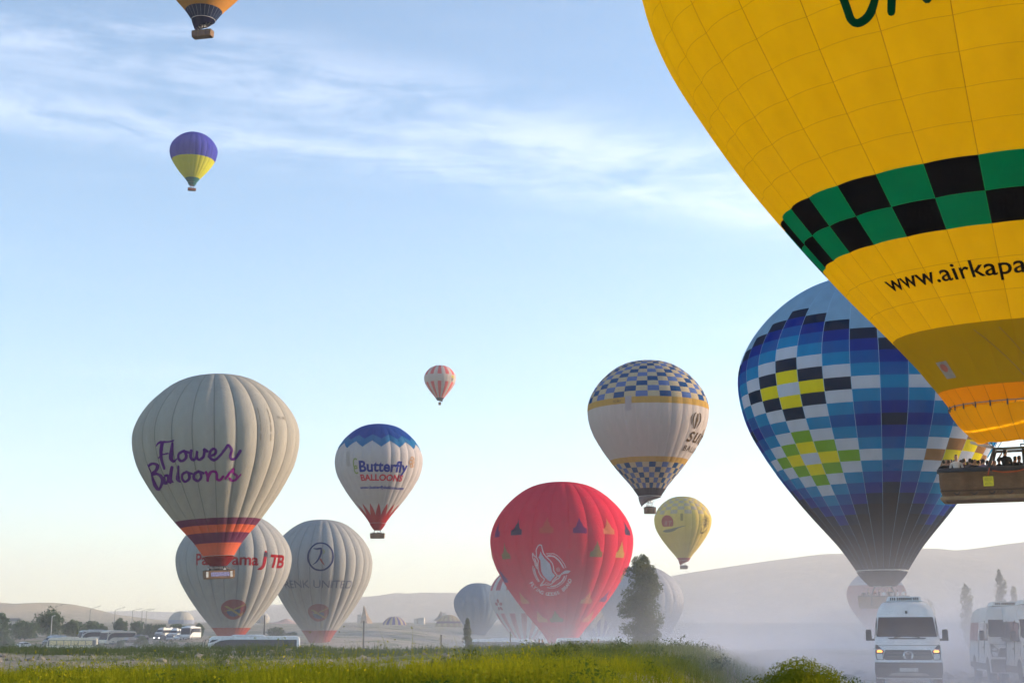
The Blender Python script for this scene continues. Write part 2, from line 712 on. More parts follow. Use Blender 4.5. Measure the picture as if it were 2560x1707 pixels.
def build_haze():
    x0, x1, y0, y1, z0, z1 = -3800, 3800, -330, 10600, -14, 520
    mb = MB().box(((x0 + x1) / 2, (y0 + y1) / 2, (z0 + z1) / 2), (x1 - x0, y1 - y0, z1 - z0))
    o = mb.build('haze', volume_mat('haze_air', (.84, .83, .835), HAZE_D)[0])
    tag(o, 'pale morning haze filling the whole valley', 'haze', kind='stuff')


build_haze()


def build_dust():
    """Dust raised by the vans and the balloon crews: thick over the track, thin on the left, settling within a few metres of the ground."""
    x0, x1, y0, y1, z0, z1 = -170, 340, 26, 640, -8, 30
    m, t, v = volume_mat('dust_air', (.76, .80, .93), 0.0, 0.0)
    tc = nd(t, 'ShaderNodeTexCoord')
    sp = nd(t, 'ShaderNodeSeparateXYZ')
    lk(t, tc.outputs['Object'], sp.inputs[0])
    X, Y, Z = sp.outputs

    def mr(val, a, b, c, d):
        n = nd(t, 'ShaderNodeMapRange')
        n.interpolation_type = 'SMOOTHSTEP'
        for k, q in zip(('From Min', 'From Max', 'To Min', 'To Max'), (a, b, c, d)):
            n.inputs[k].default_value = q
        lk(t, val, n.inputs['Value'])
        return n.outputs[0]
    fall = math_node(t, 'POWER', 2.718, math_node(t, 'MULTIPLY', math_node(t, 'ADD', Z, 1.0), -1 / DUST_H))
    edge = mr(Z, 16, 29, 1, 0)
    mx = math_node(t, 'ADD', mr(X, -150, -20, 0.0, .18), mr(X, -18, 24, 0, .85))
    my = math_node(t, 'MULTIPLY', mr(Y, 27, 60, .0, 1), mr(Y, 250, 560, 1, 0))
    n = nd(t, 'ShaderNodeTexNoise')
    n.inputs['Scale'].default_value = .032
    n.inputs['Detail'].default_value = 3
    lk(t, tc.outputs['Object'], n.inputs['Vector'])
    nz = mr(n.outputs[0], .32, .68, .2, 1.8)
    d = math_node(t, 'MULTIPLY', math_node(t, 'MULTIPLY', fall, edge), math_node(t, 'MULTIPLY', mx, my))
    d = math_node(t, 'MULTIPLY', math_node(t, 'MULTIPLY', d, nz), DUST_D)
    lk(t, d, v.inputs['Density'])
    o = MB().box(((x0 + x1) / 2, (y0 + y1) / 2, (z0 + z1) / 2), (x1 - x0, y1 - y0, z1 - z0)).build('dust', m)
    tag(o, 'pale dust hanging low over the track and field', 'dust', kind='stuff')


DUST_D, DUST_H = 0.0088, 3.4
build_dust()


def build_plume():
    """The thicker dust the wheels have just thrown up, knee to roof high round the vans."""
    x0, x1, y0, y1, z0, z1 = 3.0, 44, 28, 86, -.5, 6.5
    m, t, v = volume_mat('plume_air', (.78, .80, .92), 0.0, 0.0)
    tc = nd(t, 'ShaderNodeTexCoord')
    sp = nd(t, 'ShaderNodeSeparateXYZ')
    lk(t, tc.outputs['Object'], sp.inputs[0])
    X, Y, Z = sp.outputs

    def mr(val, a, b, c, d):
        n = nd(t, 'ShaderNodeMapRange')
        n.interpolation_type = 'SMOOTHSTEP'
        for k, q in zip(('From Min', 'From Max', 'To Min', 'To Max'), (a, b, c, d)):
            n.inputs[k].default_value = q
        lk(t, val, n.inputs['Value'])
        return n.outputs[0]
    fall = math_node(t, 'MULTIPLY', math_node(t, 'POWER', 2.718, math_node(t, 'MULTIPLY', Z, -1 / 1.5)), mr(Z, 3.5, 6.4, 1, 0))
    n = nd(t, 'ShaderNodeTexNoise')
    n.inputs['Scale'].default_value = .22
    n.inputs['Detail'].default_value = 3
    lk(t, tc.outputs['Object'], n.inputs['Vector'])
    nz = mr(n.outputs[0], .32, .68, .3, 1.6)
    d = math_node(t, 'MULTIPLY', fall, math_node(t, 'MULTIPLY', mr(X, 3.5, 11, 0, 1), mr(X, 34, 43, 1, 0)))
    d = math_node(t, 'MULTIPLY', d, math_node(t, 'MULTIPLY', mr(Y, 28.5, 40, 0, 1), mr(Y, 66, 85, 1, 0)))
    d = math_node(t, 'MULTIPLY', math_node(t, 'MULTIPLY', d, nz), PLUME_D)
    lk(t, d, v.inputs['Density'])
    o = MB().box(((x0 + x1) / 2, (y0 + y1) / 2, (z0 + z1) / 2), (x1 - x0, y1 - y0, z1 - z0)).build('dust', m)
    tag(o, 'thick swirl of dust round the wheels of the vans', 'dust', kind='stuff')


PLUME_D = 0.085
build_plume()


# ================================================================== balloons
PROF = np.array([(.185, -1.39), (.30, -1.22), (.464, -1.025), (.526, -.95), (.61, -.843), (.73, -.678), (.835, -.51), (.922, -.347), (.977, -.18), (1, 0), (.98, .15), (.906, .314), (.78, .48), (.60, .635), (.42, .735), (.25, .782), (.10, .798), (.0, .80)])


def dense_profile(kb, kt):
    p = PROF.copy()
    p[:, 1] = np.where(p[:, 1] < 0, p[:, 1] * kb, p[:, 1] * kt)
    out = []
    n = len(p)
    for i in range(n - 1):
        a, b, c, d = p[max(i - 1, 0)], p[i], p[i + 1], p[min(i + 2, n - 1)]
        for t in np.linspace(0, 1, 12, endpoint=False):
            out.append(.5 * ((2 * b) + (c - a) * t + (2 * a - 5 * b + 4 * c - d) * t * t + (3 * b - a - 3 * c + d) * t ** 3))
    out.append(p[-1])
    out = np.array(out)
    out[:, 0] = np.maximum(out[:, 0], 0)
    s = np.concatenate([[0], np.cumsum(np.hypot(*np.diff(out, axis=0).T))])
    return s, out[:, 0], out[:, 1]


class Env:
    """Shape of one envelope: R metres at its widest, n gores that bulge between the load tapes."""

    def __init__(s, R, n, kb=1.0, kt=1.0, bulge=.08, phase=0.0):
        s.R, s.n, s.bulge, s.phase = R, n, bulge, phase
        s.S, s.r, s.z = dense_profile(kb, kt)
        s.kb, s.kt = kb, kt
        s.smax = s.S[-1]
        s.a = 2 * math.pi / n

    def s_of(s, z):
        z = z * (s.kb if z < 0 else s.kt)
        return float(np.interp(z, s.z, s.S))

    def r_at(s, sv):
        return np.interp(sv, s.S, s.r) * s.R

    def pt(s, phi, sv, off=0.0, g=None):
        phi, sv = np.broadcast_arrays(np.asarray(phi, float), np.asarray(sv, float))
        r = np.interp(sv, s.S, s.r)
        z = np.interp(sv, s.S, s.z)
        if g is None:
            g = np.floor((phi - s.phase) / s.a)
        t = (phi - s.phase - (g + .5) * s.a) / (s.a / 2)
        w = 2 * r * math.sin(s.a / 2)
        fade = np.clip((sv - s.S[0]) / .45, .25, 1) * np.clip((s.smax - sv) / .25, 0, 1)
        rad = r * math.cos(s.a / 2) / np.cos(t * s.a / 2) + s.bulge * w * (1 - t * t) * fade
        rad = rad * s.R / (math.cos(s.a / 2) + s.bulge * 2 * math.sin(s.a / 2))
        P = np.stack([rad * np.sin(phi), -rad * np.cos(phi), z * s.R], -1)
        if off:
            P = P + s.nrm(phi, sv, g) * off
        return P

    def nrm(s, phi, sv, g):
        e = 1e-3
        du = s.pt(phi + e, sv, 0, g) - s.pt(phi - e, sv, 0, g)
        dv = s.pt(phi, np.minimum(sv + e, s.smax), 0, g) - s.pt(phi, np.maximum(sv - e, 0), 0, g)
        n = np.cross(du, dv)
        ln = np.linalg.norm(n, axis=-1, keepdims=True)
        flat = np.stack([np.zeros_like(ln[..., 0]), np.zeros_like(ln[..., 0]), np.ones_like(ln[..., 0])], -1)
        return np.where(ln > 1e-9, n / np.maximum(ln, 1e-9), flat)


def patch(E, g, svals, rows_id, nc):
    """Vertices, faces, normals, uv for gore g over the given s values."""
    t = np.linspace(0, 1, nc + 1)
    phi = E.phase + (g + t) * E.a
    PH, SV = np.meshgrid(phi, svals)
    G = np.full(PH.shape, float(g))
    P = E.pt(PH, SV, 0, G)
    N = E.nrm(PH, SV, G)
    m = nc + 1
    idx = np.arange(P.shape[0] * m).reshape(-1, m)
    q = np.stack([idx[:-1, :-1], idx[:-1, 1:], idx[1:, 1:], idx[1:, :-1]], -1).reshape(-1, 4)
    return P.reshape(-1, 3), q, N.reshape(-1, 3), t


def cloth_mesh(name, v, q, n, uv, mi=None):
    me = bpy.data.meshes.new(name)
    me.from_pydata(v.tolist(), [], q.tolist())
    me.polygons.foreach_set('use_smooth', np.ones(len(q), dtype=bool))
    if mi is not None:
        me.polygons.foreach_set('material_index', np.asarray(mi, np.int32))
    u = me.uv_layers.new(name='UVMap')
    u.data.foreach_set('uv', np.asarray(uv, np.float32).ravel())
    me.update()
    me.normals_split_custom_set_from_vertices(n.tolist())
    return me


def quad_uv(nrows, ncols, t, vfun):
    uv = []
    for i in range(nrows):
        for j in range(ncols):
            v0, v1 = vfun(i), vfun(i) + vfun.step
            uv += [(t[j], v0), (t[j + 1], v0), (t[j + 1], v1), (t[j], v1)]
    return uv


class VF:
    def __init__(s, n):
        s.n, s.step = n, 1.0 / n

    def __call__(s, i):
        return (i % s.n) / s.n


def build_envelope(root, E, rows, colfn, mode='gore', sub=2, nc=6):
    """rows: ascending s values of the seams; colfn(gore, row) -> material. Pieces that can be told apart are parts."""
    nrow = len(rows) - 1
    mw = Matrix.LocRotScale(root.location, root.rotation_euler, None)

    def svals(i0, i1):
        out = []
        for i in range(i0, i1):
            out += list(np.linspace(rows[i], rows[i + 1], sub + 1))[:-1]
        return np.array(out + [rows[i1]])
    rest = []
    if mode == 'panel':
        cand = []
        for g in range(E.n):
            for i in range(nrow):
                ph, sv = E.phase + (g + .5) * E.a, (rows[i] + rows[i + 1]) / 2
                p = mw @ Vector(E.pt(ph, sv))
                nn = (mw.to_3x3() @ Vector(E.nrm(np.array(ph), np.array(sv), np.array(float(g)))))
                vd = (Vector((0, 0, EYE)) - p)
                face = nn.dot(vd.normalized())
                dx, dy, dz = p.x, p.y, p.z - EYE
                dep = dy * math.cos(PITCH) + dz * math.sin(PITCH)
                ux, uy = 1280 + FPX * dx / dep, 853.5 - FPX * (-dy * math.sin(PITCH) + dz * math.cos(PITCH)) / dep
                vis = face > 0.02 and -60 < ux < 2640 and -60 < uy < 1767
                area = face * E.r_at(sv) * E.a * (rows[i + 1] - rows[i]) * E.R
                cand.append((area if vis else -1, g, i))
        cand.sort(reverse=True)
        own = {(g, i) for a, g, i in cand[:300] if a > 0}
        cache = {}
        for a, g, i in cand:
            if (g, i) not in own:
                rest.append((g, i, i + 1))
                continue
            if i not in cache:
                v, q, n, t = patch(E, 0, svals(i, i + 1), None, 4)
                vf = VF(sub)
                me = cloth_mesh('panel', v, q, n, quad_uv(sub, 4, t, vf))
                me.materials.append(colfn(0, i))
                cache[i] = me
            o = put('panel', cache[i], None, root, rot=(0, 0, g * E.a))
            o.material_slots[0].link = 'OBJECT'
            o.material_slots[0].material = colfn(g, i)
    elif mode == 'gore':
        cache = {}
        for g in range(E.n):
            mid = E.phase + (g + .5) * E.a
            if math.cos(mid) < -0.05:
                rest.append((g, 0, nrow))
                continue
            key = tuple(colfn(g, i).name for i in range(nrow))
            if key not in cache:
                v, q, n, t = patch(E, 0, svals(0, nrow), None, nc)
                names = list(dict.fromkeys(key))
                mi = np.repeat([names.index(k) for k in key], sub * nc)
                me = cloth_mesh('gore', v, q, n, quad_uv(sub * nrow, nc, t, VF(sub)), mi)
                for k in names:
                    me.materials.append(bpy.data.materials[k])
                cache[key] = me
            put('gore', cache[key], None, root, rot=(0, 0, g * E.a))
    else:
        rest = [(g, 0, nrow) for g in range(E.n)]
    if rest:
        V, Q, N, U, MI, names = [], [], [], [], [], []
        base = 0
        for g, i0, i1 in rest:
            v, q, n, t = patch(E, g, svals(i0, i1), None, 4)
            V.append(v)
            Q.append(q + base)
            N.append(n)
            base += len(v)
            U += quad_uv(sub * (i1 - i0), 4, t, VF(sub))
            for i in range(i0, i1):
                k = colfn(g, i).name
                if k not in names:
                    names.append(k)
                MI += [names.index(k)] * (sub * 4)
        me = cloth_mesh('envelope', np.concatenate(V), np.concatenate(Q), np.concatenate(N), U, MI)
        for k in names:
            me.materials.append(bpy.data.materials[k])
        o = put('envelope', me, None, root)
        if mode != 'whole':
            o['kind'] = 'stuff'


# ---- flat artwork that lies on an envelope
def text2d(body, size=1.0, bold=0.0, shear=0.0, spacing=1.0, align='CENTER'):
    cu = bpy.data.curves.new('lettering', 'FONT')
    cu.body = body
    cu.size = size
    cu.shear = shear
    cu.offset = bold
    cu.space_character = spacing
    cu.align_x = align
    cu.resolution_u = 4
    ob = bpy.data.objects.new('lettering', cu)
    COL.objects.link(ob)
    dg = bpy.context.evaluated_depsgraph_get()
    me = bpy.data.meshes.new_from_object(ob.evaluated_get(dg))
    v = [(p.co.x, p.co.y) for p in me.vertices]
    f = [tuple(p.vertices) for p in me.polygons]
    bpy.data.objects.remove(ob)
    bpy.data.curves.remove(cu)
    bpy.data.meshes.remove(me)
    return v, f


def xf2d(vf, sx=1.0, sy=None, rot=0.0, dx=0.0, dy=0.0):
    sy = sx if sy is None else sy
    c, s = math.cos(rot), math.sin(rot)
    return [(x * sx * c - y * sy * s + dx, x * sx * s + y * sy * c + dy) for x, y in vf[0]], vf[1]


def join2d(*items):
    v, f = [], []
    for a, b in items:
        k = len(v)
        v += a
        f += [tuple(i + k for i in q) for q in b]
    return v, f


def smooth_line(pts, n=6, closed=False):
    p = [np.array(q, float) for q in pts]
    m = len(p)
    out = []
    for i in range(m if closed else m - 1):
        a = p[(i - 1) % m] if closed or i > 0 else p[i]
        b, c = p[i], p[(i + 1) % m]
        d = p[(i + 2) % m] if closed or i + 2 < m else c
        for t in np.linspace(0, 1, n, endpoint=False):
            out.append(.5 * ((2 * b) + (c - a) * t + (2 * a - 5 * b + 4 * c - d) * t * t + (3 * b - a - 3 * c + d) * t ** 3))
    if not closed:
        out.append(p[-1])
    return out


def stroke2d(pts, w, closed=False, smooth=0, taper=False, caps=True):
    """A brush stroke of width w through the points (w may be a list)."""
    k = len(pts)
    if smooth:
        ws = None
        if isinstance(w, (list, tuple)):
            ws = np.interp(np.linspace(0, 1, (k - 1) * smooth + 1), np.linspace(0, 1, k), w)
        pts = smooth_line(pts, smooth, closed)
        if ws is not None:
            w = list(ws)
    pts = [np.array(p, float) for p in pts]
    n = len(pts)
    ws = w if isinstance(w, list) else [w] * n
    v, f = [], []
    for i in range(n):
        a = pts[(i - 1) % n] if (closed or i > 0) else pts[i]
        b = pts[(i + 1) % n] if (closed or i < n - 1) else pts[i]
        d = b - a
        d = d / (np.linalg.norm(d) + 1e-9)
        nn = np.array([-d[1], d[0]]) * ws[i] / 2
        v += [tuple(pts[i] + nn), tuple(pts[i] - nn)]
    for i in range(n if closed else n - 1):
        j = (i + 1) % n
        f.append((2 * i, 2 * i + 1, 2 * j + 1, 2 * j))
    if caps and not closed:
        for i, sgn in ((0, -1), (n - 1, 1)):
            d = pts[1] - pts[0] if i == 0 else pts[-1] - pts[-2]
            ang = math.atan2(d[1], d[0])
            base = len(v)
            arc = []
            for t in np.linspace(-90, 90, 5)[1:-1]:
                th = ang + (math.pi if sgn < 0 else 0) + R_(t)
                v.append((pts[i][0] + math.cos(th) * ws[i] / 2, pts[i][1] + math.sin(th) * ws[i] / 2))
                arc.append(len(v) - 1)
            f.append(tuple([2 * i, *arc, 2 * i + 1]) if sgn < 0 else tuple([2 * i + 1, *arc, 2 * i]))
    return v, f


def poly2d(pts):
    return [tuple(p) for p in pts], [tuple(range(len(pts)))]


def disc2d(r, n=28, cx=0, cy=0, r2=None):
    if r2 is None:
        return poly2d([(cx + r * math.cos(2 * math.pi * k / n), cy + r * math.sin(2 * math.pi * k / n)) for k in range(n)])
    return stroke2d([(cx + (r + r2) / 2 * math.cos(2 * math.pi * k / n), cy + (r + r2) / 2 * math.sin(2 * math.pi * k / n)) for k in range(n)], r - r2, closed=True)


def decal(root, E, name, art, phi0, z0, m, off=.03, step=.5, by_angle=False, parent=None, mapfn=None):
    """Lays 2-D artwork (metres; x to the right, y up) on an envelope round (phi0 degrees, height z0 in radii)."""
    bm = bmesh.new()
    vs = [bm.verts.new((x, y, 0)) for x, y in art[0]]
    for q in art[1]:
        try:
            bm.faces.new([vs[i] for i in q])
        except ValueError:
            pass
    bmesh.ops.triangulate(bm, faces=[q for q in bm.faces if len(q.verts) > 4])
    xs, ys = [v[0] for v in art[0]], [v[1] for v in art[0]]
    s0 = E.s_of(z0)
    r0 = float(E.r_at(s0))
    phi0 = R_(phi0)
    # cut along the gore seams and in between, so the artwork follows the cloth
    cuts = []
    g0, g1 = math.floor((phi0 + min(xs) / r0 - E.phase) / E.a), math.ceil((phi0 + max(xs) / r0 - E.phase) / E.a)
    for g in range(g0, g1 + 1):
        for k in range(4):
            cuts.append((E.phase + (g + k / 4) * E.a - phi0) * r0)
    for c in cuts:
        if min(xs) < c < max(xs):
            bmesh.ops.bisect_plane(bm, geom=bm.verts[:] + bm.edges[:] + bm.faces[:], plane_co=(c, 0, 0), plane_no=(1, 0, 0), dist=1e-5)
    y = math.floor(min(ys) / step) * step
    while y < max(ys):
        if y > min(ys):
            bmesh.ops.bisect_plane(bm, geom=bm.verts[:] + bm.edges[:] + bm.faces[:], plane_co=(0, y, 0), plane_no=(0, 1, 0), dist=1e-5)
        y += step
    bmesh.ops.triangulate(bm, faces=bm.faces[:])
    co = np.array([v.co[:2] for v in bm.verts])
    phi = phi0 + co[:, 0] / r0
    sv = np.clip(s0 + co[:, 1] / E.R, 0, E.smax)
    g = np.floor((phi - E.phase) / E.a + 1e-6)
    P = E.pt(phi, sv, 0, g)
    base = E.nrm(phi, sv, g)
    P = P + base * off
    for v, p in zip(bm.verts, P):
        v.co = p
    for q in bm.faces:
        q.smooth = True
    me = bpy.data.meshes.new(name)
    bm.to_mesh(me)
    bm.free()
    me.uv_layers.new(name='UVMap')
    o = put(name, me, m, parent or root)
    return o


# ---- baskets, burners, passengers
def wicker():
    if 'wicker' in MATS:
        return MATS['wicker']
    m = mat('wicker', (.38, .225, .13), .8, var=.12, nscale=3, spec=.2, detail=6)
    t = m.node_tree
    p = t.nodes['Principled BSDF']
    tc = nd(t, 'ShaderNodeTexCoord')
    mp = nd(t, 'ShaderNodeMapping')
    mp.inputs['Scale'].default_value = (9, 9, 22)
    lk(t, tc.outputs['Object'], mp.inputs[0])
    w = nd(t, 'ShaderNodeTexBrick')
    w.inputs['Scale'].default_value = 1.0
    w.inputs['Mortar Size'].default_value = .08
    w.inputs['Color1'].default_value = (1, 1, 1, 1)
    w.inputs['Color2'].default_value = (.6, .6, .6, 1)
    w.inputs['Mortar'].default_value = (.1, .1, .1, 1)
    sp = nd(t, 'ShaderNodeSeparateXYZ')
    lk(t, mp.outputs[0], sp.inputs[0])
    cb = nd(t, 'ShaderNodeCombineXYZ')
    lk(t, math_node(t, 'ADD', sp.outputs[0], sp.outputs[1]), cb.inputs[0])
    lk(t, sp.outputs[2], cb.inputs[1])
    lk(t, cb.outputs[0], w.inputs['Vector'])
    mx = nd(t, 'ShaderNodeMix', data_type='RGBA', blend_type='MULTIPLY')
    mx.inputs[0].default_value = .7
    src = p.inputs['Base Color'].links[0].from_socket
    lk(t, src, mx.inputs[6])
    lk(t, w.outputs[0], mx.inputs[7])
    lk(t, mx.outputs[2], p.inputs['Base Color'])
    b = nd(t, 'ShaderNodeBump')
    b.inputs['Strength'].default_value = .6
    b.inputs['Distance'].default_value = .02
    lk(t, w.outputs[1], b.inputs['Height'])
    b.invert = True
    lk(t, b.outputs[0], p.inputs['Normal'])
    return m


LEATHER = mat('dark_leather', (.035, .03, .03), .7)
STEEL = mat('steel', (.45, .45, .46), .35, .8, var=.05)
BLACKM = mat('black_metal', (.03, .03, .035), .5)
WEBBING = mat('padded_pole', (.04, .05, .07), .8)


def basket_box(L, Wd, H, th=.06, taper=1.04):
    """An open wicker tub standing on z=0: outer and inner walls, floor, rounded corners."""
    def ring(l, w, z, r=.14, n=4):
        out = []
        for cx, cy, a0 in ((l / 2 - r, w / 2 - r, 0), (-l / 2 + r, w / 2 - r, 90), (-l / 2 + r, -w / 2 + r, 180), (l / 2 - r, -w / 2 + r, 270)):
            for k in range(n + 1):
                a = R_(a0 + 90 * k / n)
                out.append((cx + r * math.cos(a), cy + r * math.sin(a), z))
        return out
    rings = [ring(L / taper, Wd / taper, 0), ring(L, Wd, H * .5), ring(L, Wd, H), ring(L - 2 * th, Wd - 2 * th, H), ring(L / taper - 2 * th, Wd / taper - 2 * th, .08)]
    m = MB()
    n = len(rings[0])
    v = [p for r in rings for p in r]
    f = []
    for i in range(len(rings) - 1):
        for k in range(n):
            a, b = i * n + k, i * n + (k + 1) % n
            f.append((a, b, b + n, a + n))
    f.append(tuple(range(n - 1, -1, -1)))
    f.append(tuple(range((len(rings) - 1) * n, len(rings) * n)))
    m.add(v, f)
    return m, ring


def small_basket(root, E, z_floor, L=4.6, Wd=1.5, H=1.15, rz=0.0, scoop_z=None, trim=None, detail=True):
    """Basket and burner under an envelope; z values are metres in the balloon's own frame (0 = widest girth)."""
    M = rotz(rz)
    m, ring = basket_box(L, Wd, H)
    b = m.build('basket', wicker(), root, loc=(0, 0, z_floor), rot=(0, 0, rz), smooth=True, angle=35)
    rim = MB()
    rr = [Vector(p) for p in ring(L - .05, Wd - .05, H + .03)]
    rim.tube(rr + [rr[0]], .07, 6, cap=False)
    rim.build('rim', LEATHER, b, smooth=True)
    if detail:
        sk = MB()
        for y in (-.35, .0, .35):
            sk.box((0, y * Wd, -.04), (L * .96, .09, .07))
        sk.build('skid', mat('skid_wood', (.22, .15, .09), .8), b)
        for x in (-.25, .25):
            MB().box((x * L * .98, -Wd / 2 - .012, H * .55), (.09, .03, H * .9)).build('strap', LEATHER, b)
    fr_z = z_floor + H + .95
    fr = MB()
    fl, fw = min(1.5, L * .35), .9
    cor = [(-fl / 2, -fw / 2), (fl / 2, -fw / 2), (fl / 2, fw / 2), (-fl / 2, fw / 2)]
    fr.tube([(x, y, 0) for x, y in cor] + [(cor[0][0], cor[0][1], 0)], .04, 6)
    fr.build('burner_frame', STEEL, root, loc=(0, 0, fr_z), rot=(0, 0, rz))
    for x, y in cor:
        MB().tube([(x * 1.5, y * 1.4, z_floor + H), (x, y, fr_z)], .045, 6).build('upright', WEBBING, root, rot=(0, 0, rz))
    for sx in (-.3, .3):
        MB().lathe([(.10, 0), (.13, .05), (.13, .16), (.17, .20), (.17, .46), (.15, .50)], 12).build('burner', STEEL, root, loc=(*(M @ Vector((sx, 0, 0)))[:2], fr_z), rot=(0, 0, rz), smooth=True)
    mz = float(E.z[0]) * E.R
    mr = float(E.r[0]) * E.R
    for k in range(8 if detail else 4):
        a = 2 * math.pi * (k + .5) / (8 if detail else 4)
        e = Vector((mr * math.cos(a), mr * math.sin(a), mz))
        cc = M @ Vector(cor[int((a / (math.pi / 2)) % 4)] + (0,)) if False else Vector((math.copysign(fl / 2, math.cos(a)), math.copysign(fw / 2, math.sin(a)), 0))
        cc = M @ cc
        MB().tube([(cc.x, cc.y, fr_z), e], .02, 4).build('cable', STEEL, root)
    return b


def skirt(root, E, m, drop=.11, r1=.105, tilt=0.0, gap=.012, front_cut=0.0, ring_m=None, n=40, shift=(0, 0)):
    """The scoop under the mouth: hangs a hand's breadth below the envelope; open to one side when cut."""
    R = E.R
    z0, r0 = float(E.z[0]) * R, float(E.r[0]) * R
    P = []
    for i, t in enumerate(np.linspace(0, 1, 7)):
        row = []
        for k in range(n + 1):
            a = 2 * math.pi * k / n
            cut = front_cut * (0.5 + 0.5 * math.cos(a - tilt))
            d = drop * R * (1 - cut) * t
            r = r0 * .985 + (r1 * R - r0) * t ** 1.2 * (1 - cut * .6)
            row.append((r * math.cos(a) + shift[0] * t, r * math.sin(a) + shift[1] * t, z0 - gap * R - d))
        P.append(row)
    MB().grid(P).build('skirt', m, root, smooth=True, angle=None)
    rm = MB()
    rm.tube([(r0 * 1.0 * math.cos(2 * math.pi * k / 36), r0 * math.sin(2 * math.pi * k / 36), z0) for k in range(37)], .035, 5, cap=False)
    rm.build('mouth_ring', ring_m or STEEL, root)


def z_seen(root, py):
    """Height (in the balloon's own frame) on its axis that shows at picture row py."""
    return EYE + root.location.y * math.tan(PITCH + math.atan((853.5 - py) / FPX)) - root.location.z


def balloon_root(name, label, px, py, rpx, Rm, group='hot air balloons over the valley'):
    p = at(px, py, FPX * Rm / rpx)
    az = math.atan2(p.x, p.y)
    return thing(name, label, 'hot air balloon', p, -az, group)


def even_rows(E, n, z0=None, z1=None):
    a = E.S[0] if z0 is None else E.s_of(z0)
    b = E.smax if z1 is None else E.s_of(z1)
    return list(np.linspace(a, b, n + 1))


def rows_at(E, zs, nmax=.12):
    """Row seams at given heights (radii), with extra rows so that none is taller than nmax; returns seams and band index of each row."""
    ss = [E.s_of(z) if z is not None else E.smax for z in zs]
    rows, band = [ss[0]], []
    for i in range(len(ss) - 1):
        k = max(1, math.ceil((ss[i + 1] - ss[i]) / nmax))
        for j in range(k):
            rows.append(ss[i] + (ss[i + 1] - ss[i]) * (j + 1) / k)
            band.append(i)
    return rows, band


# ---- reading artwork off the photograph: picture offsets round a balloon's centre -> place on its cloth
def wrap(E, art, cx, cy, rpx, elev):
    """art in picture pixels -> artwork in metres for decal(phi0=0, z0=0)."""
    out = []
    se, ce = math.sin(elev), math.cos(elev)
    s0 = E.s_of(0)
    zz = np.linspace(E.z[0], E.z[-1], 400)
    rr = np.interp(zz, E.z, E.r)
    for x, y in art[0]:
        u, v = (x - cx) / rpx, (cy - y) / rpx
        si = np.clip(u / np.maximum(rr, 1e-4), -1.2, 1.2)
        ok = np.abs(si) < .998
        yy = zz * ce + rr * np.sqrt(np.clip(1 - si ** 2, 0, 1)) * se
        k = int(np.argmin(np.where(ok, np.abs(yy - v), 9)))
        phi = math.asin(max(-.998, min(.998, u / rr[k])))
        out.append((phi * E.r_at(s0), (float(np.interp(zz[k], E.z, E.S)) - s0) * E.R))
    return out, art[1]


def zoomed(art, ox, oy, sc):
    return [(ox + x / sc, oy + y / sc) for x, y in art[0]], art[1]


def elev_of(py):
    return PITCH + math.atan((853.5 - py) / FPX)


INK = {}


def ink(name, col):
    return fabric('ink_' + name, col, .25)


def arc_text(body, r, a0, a1, size, bold=0.0):
    """Letters along the lower half of a circle, read from a0 to a1 (degrees)."""
    parts = []
    n = len(body)
    for k, ch in enumerate(body):
        if ch == ' ':
            continue
        a = R_(a0 + (a1 - a0) * k / (n - 1))
        t = text2d(ch, size, bold)
        parts.append(xf2d(t, 1, 1, a + math.pi / 2, r * math.cos(a), r * math.sin(a)))
    return join2d(*parts)


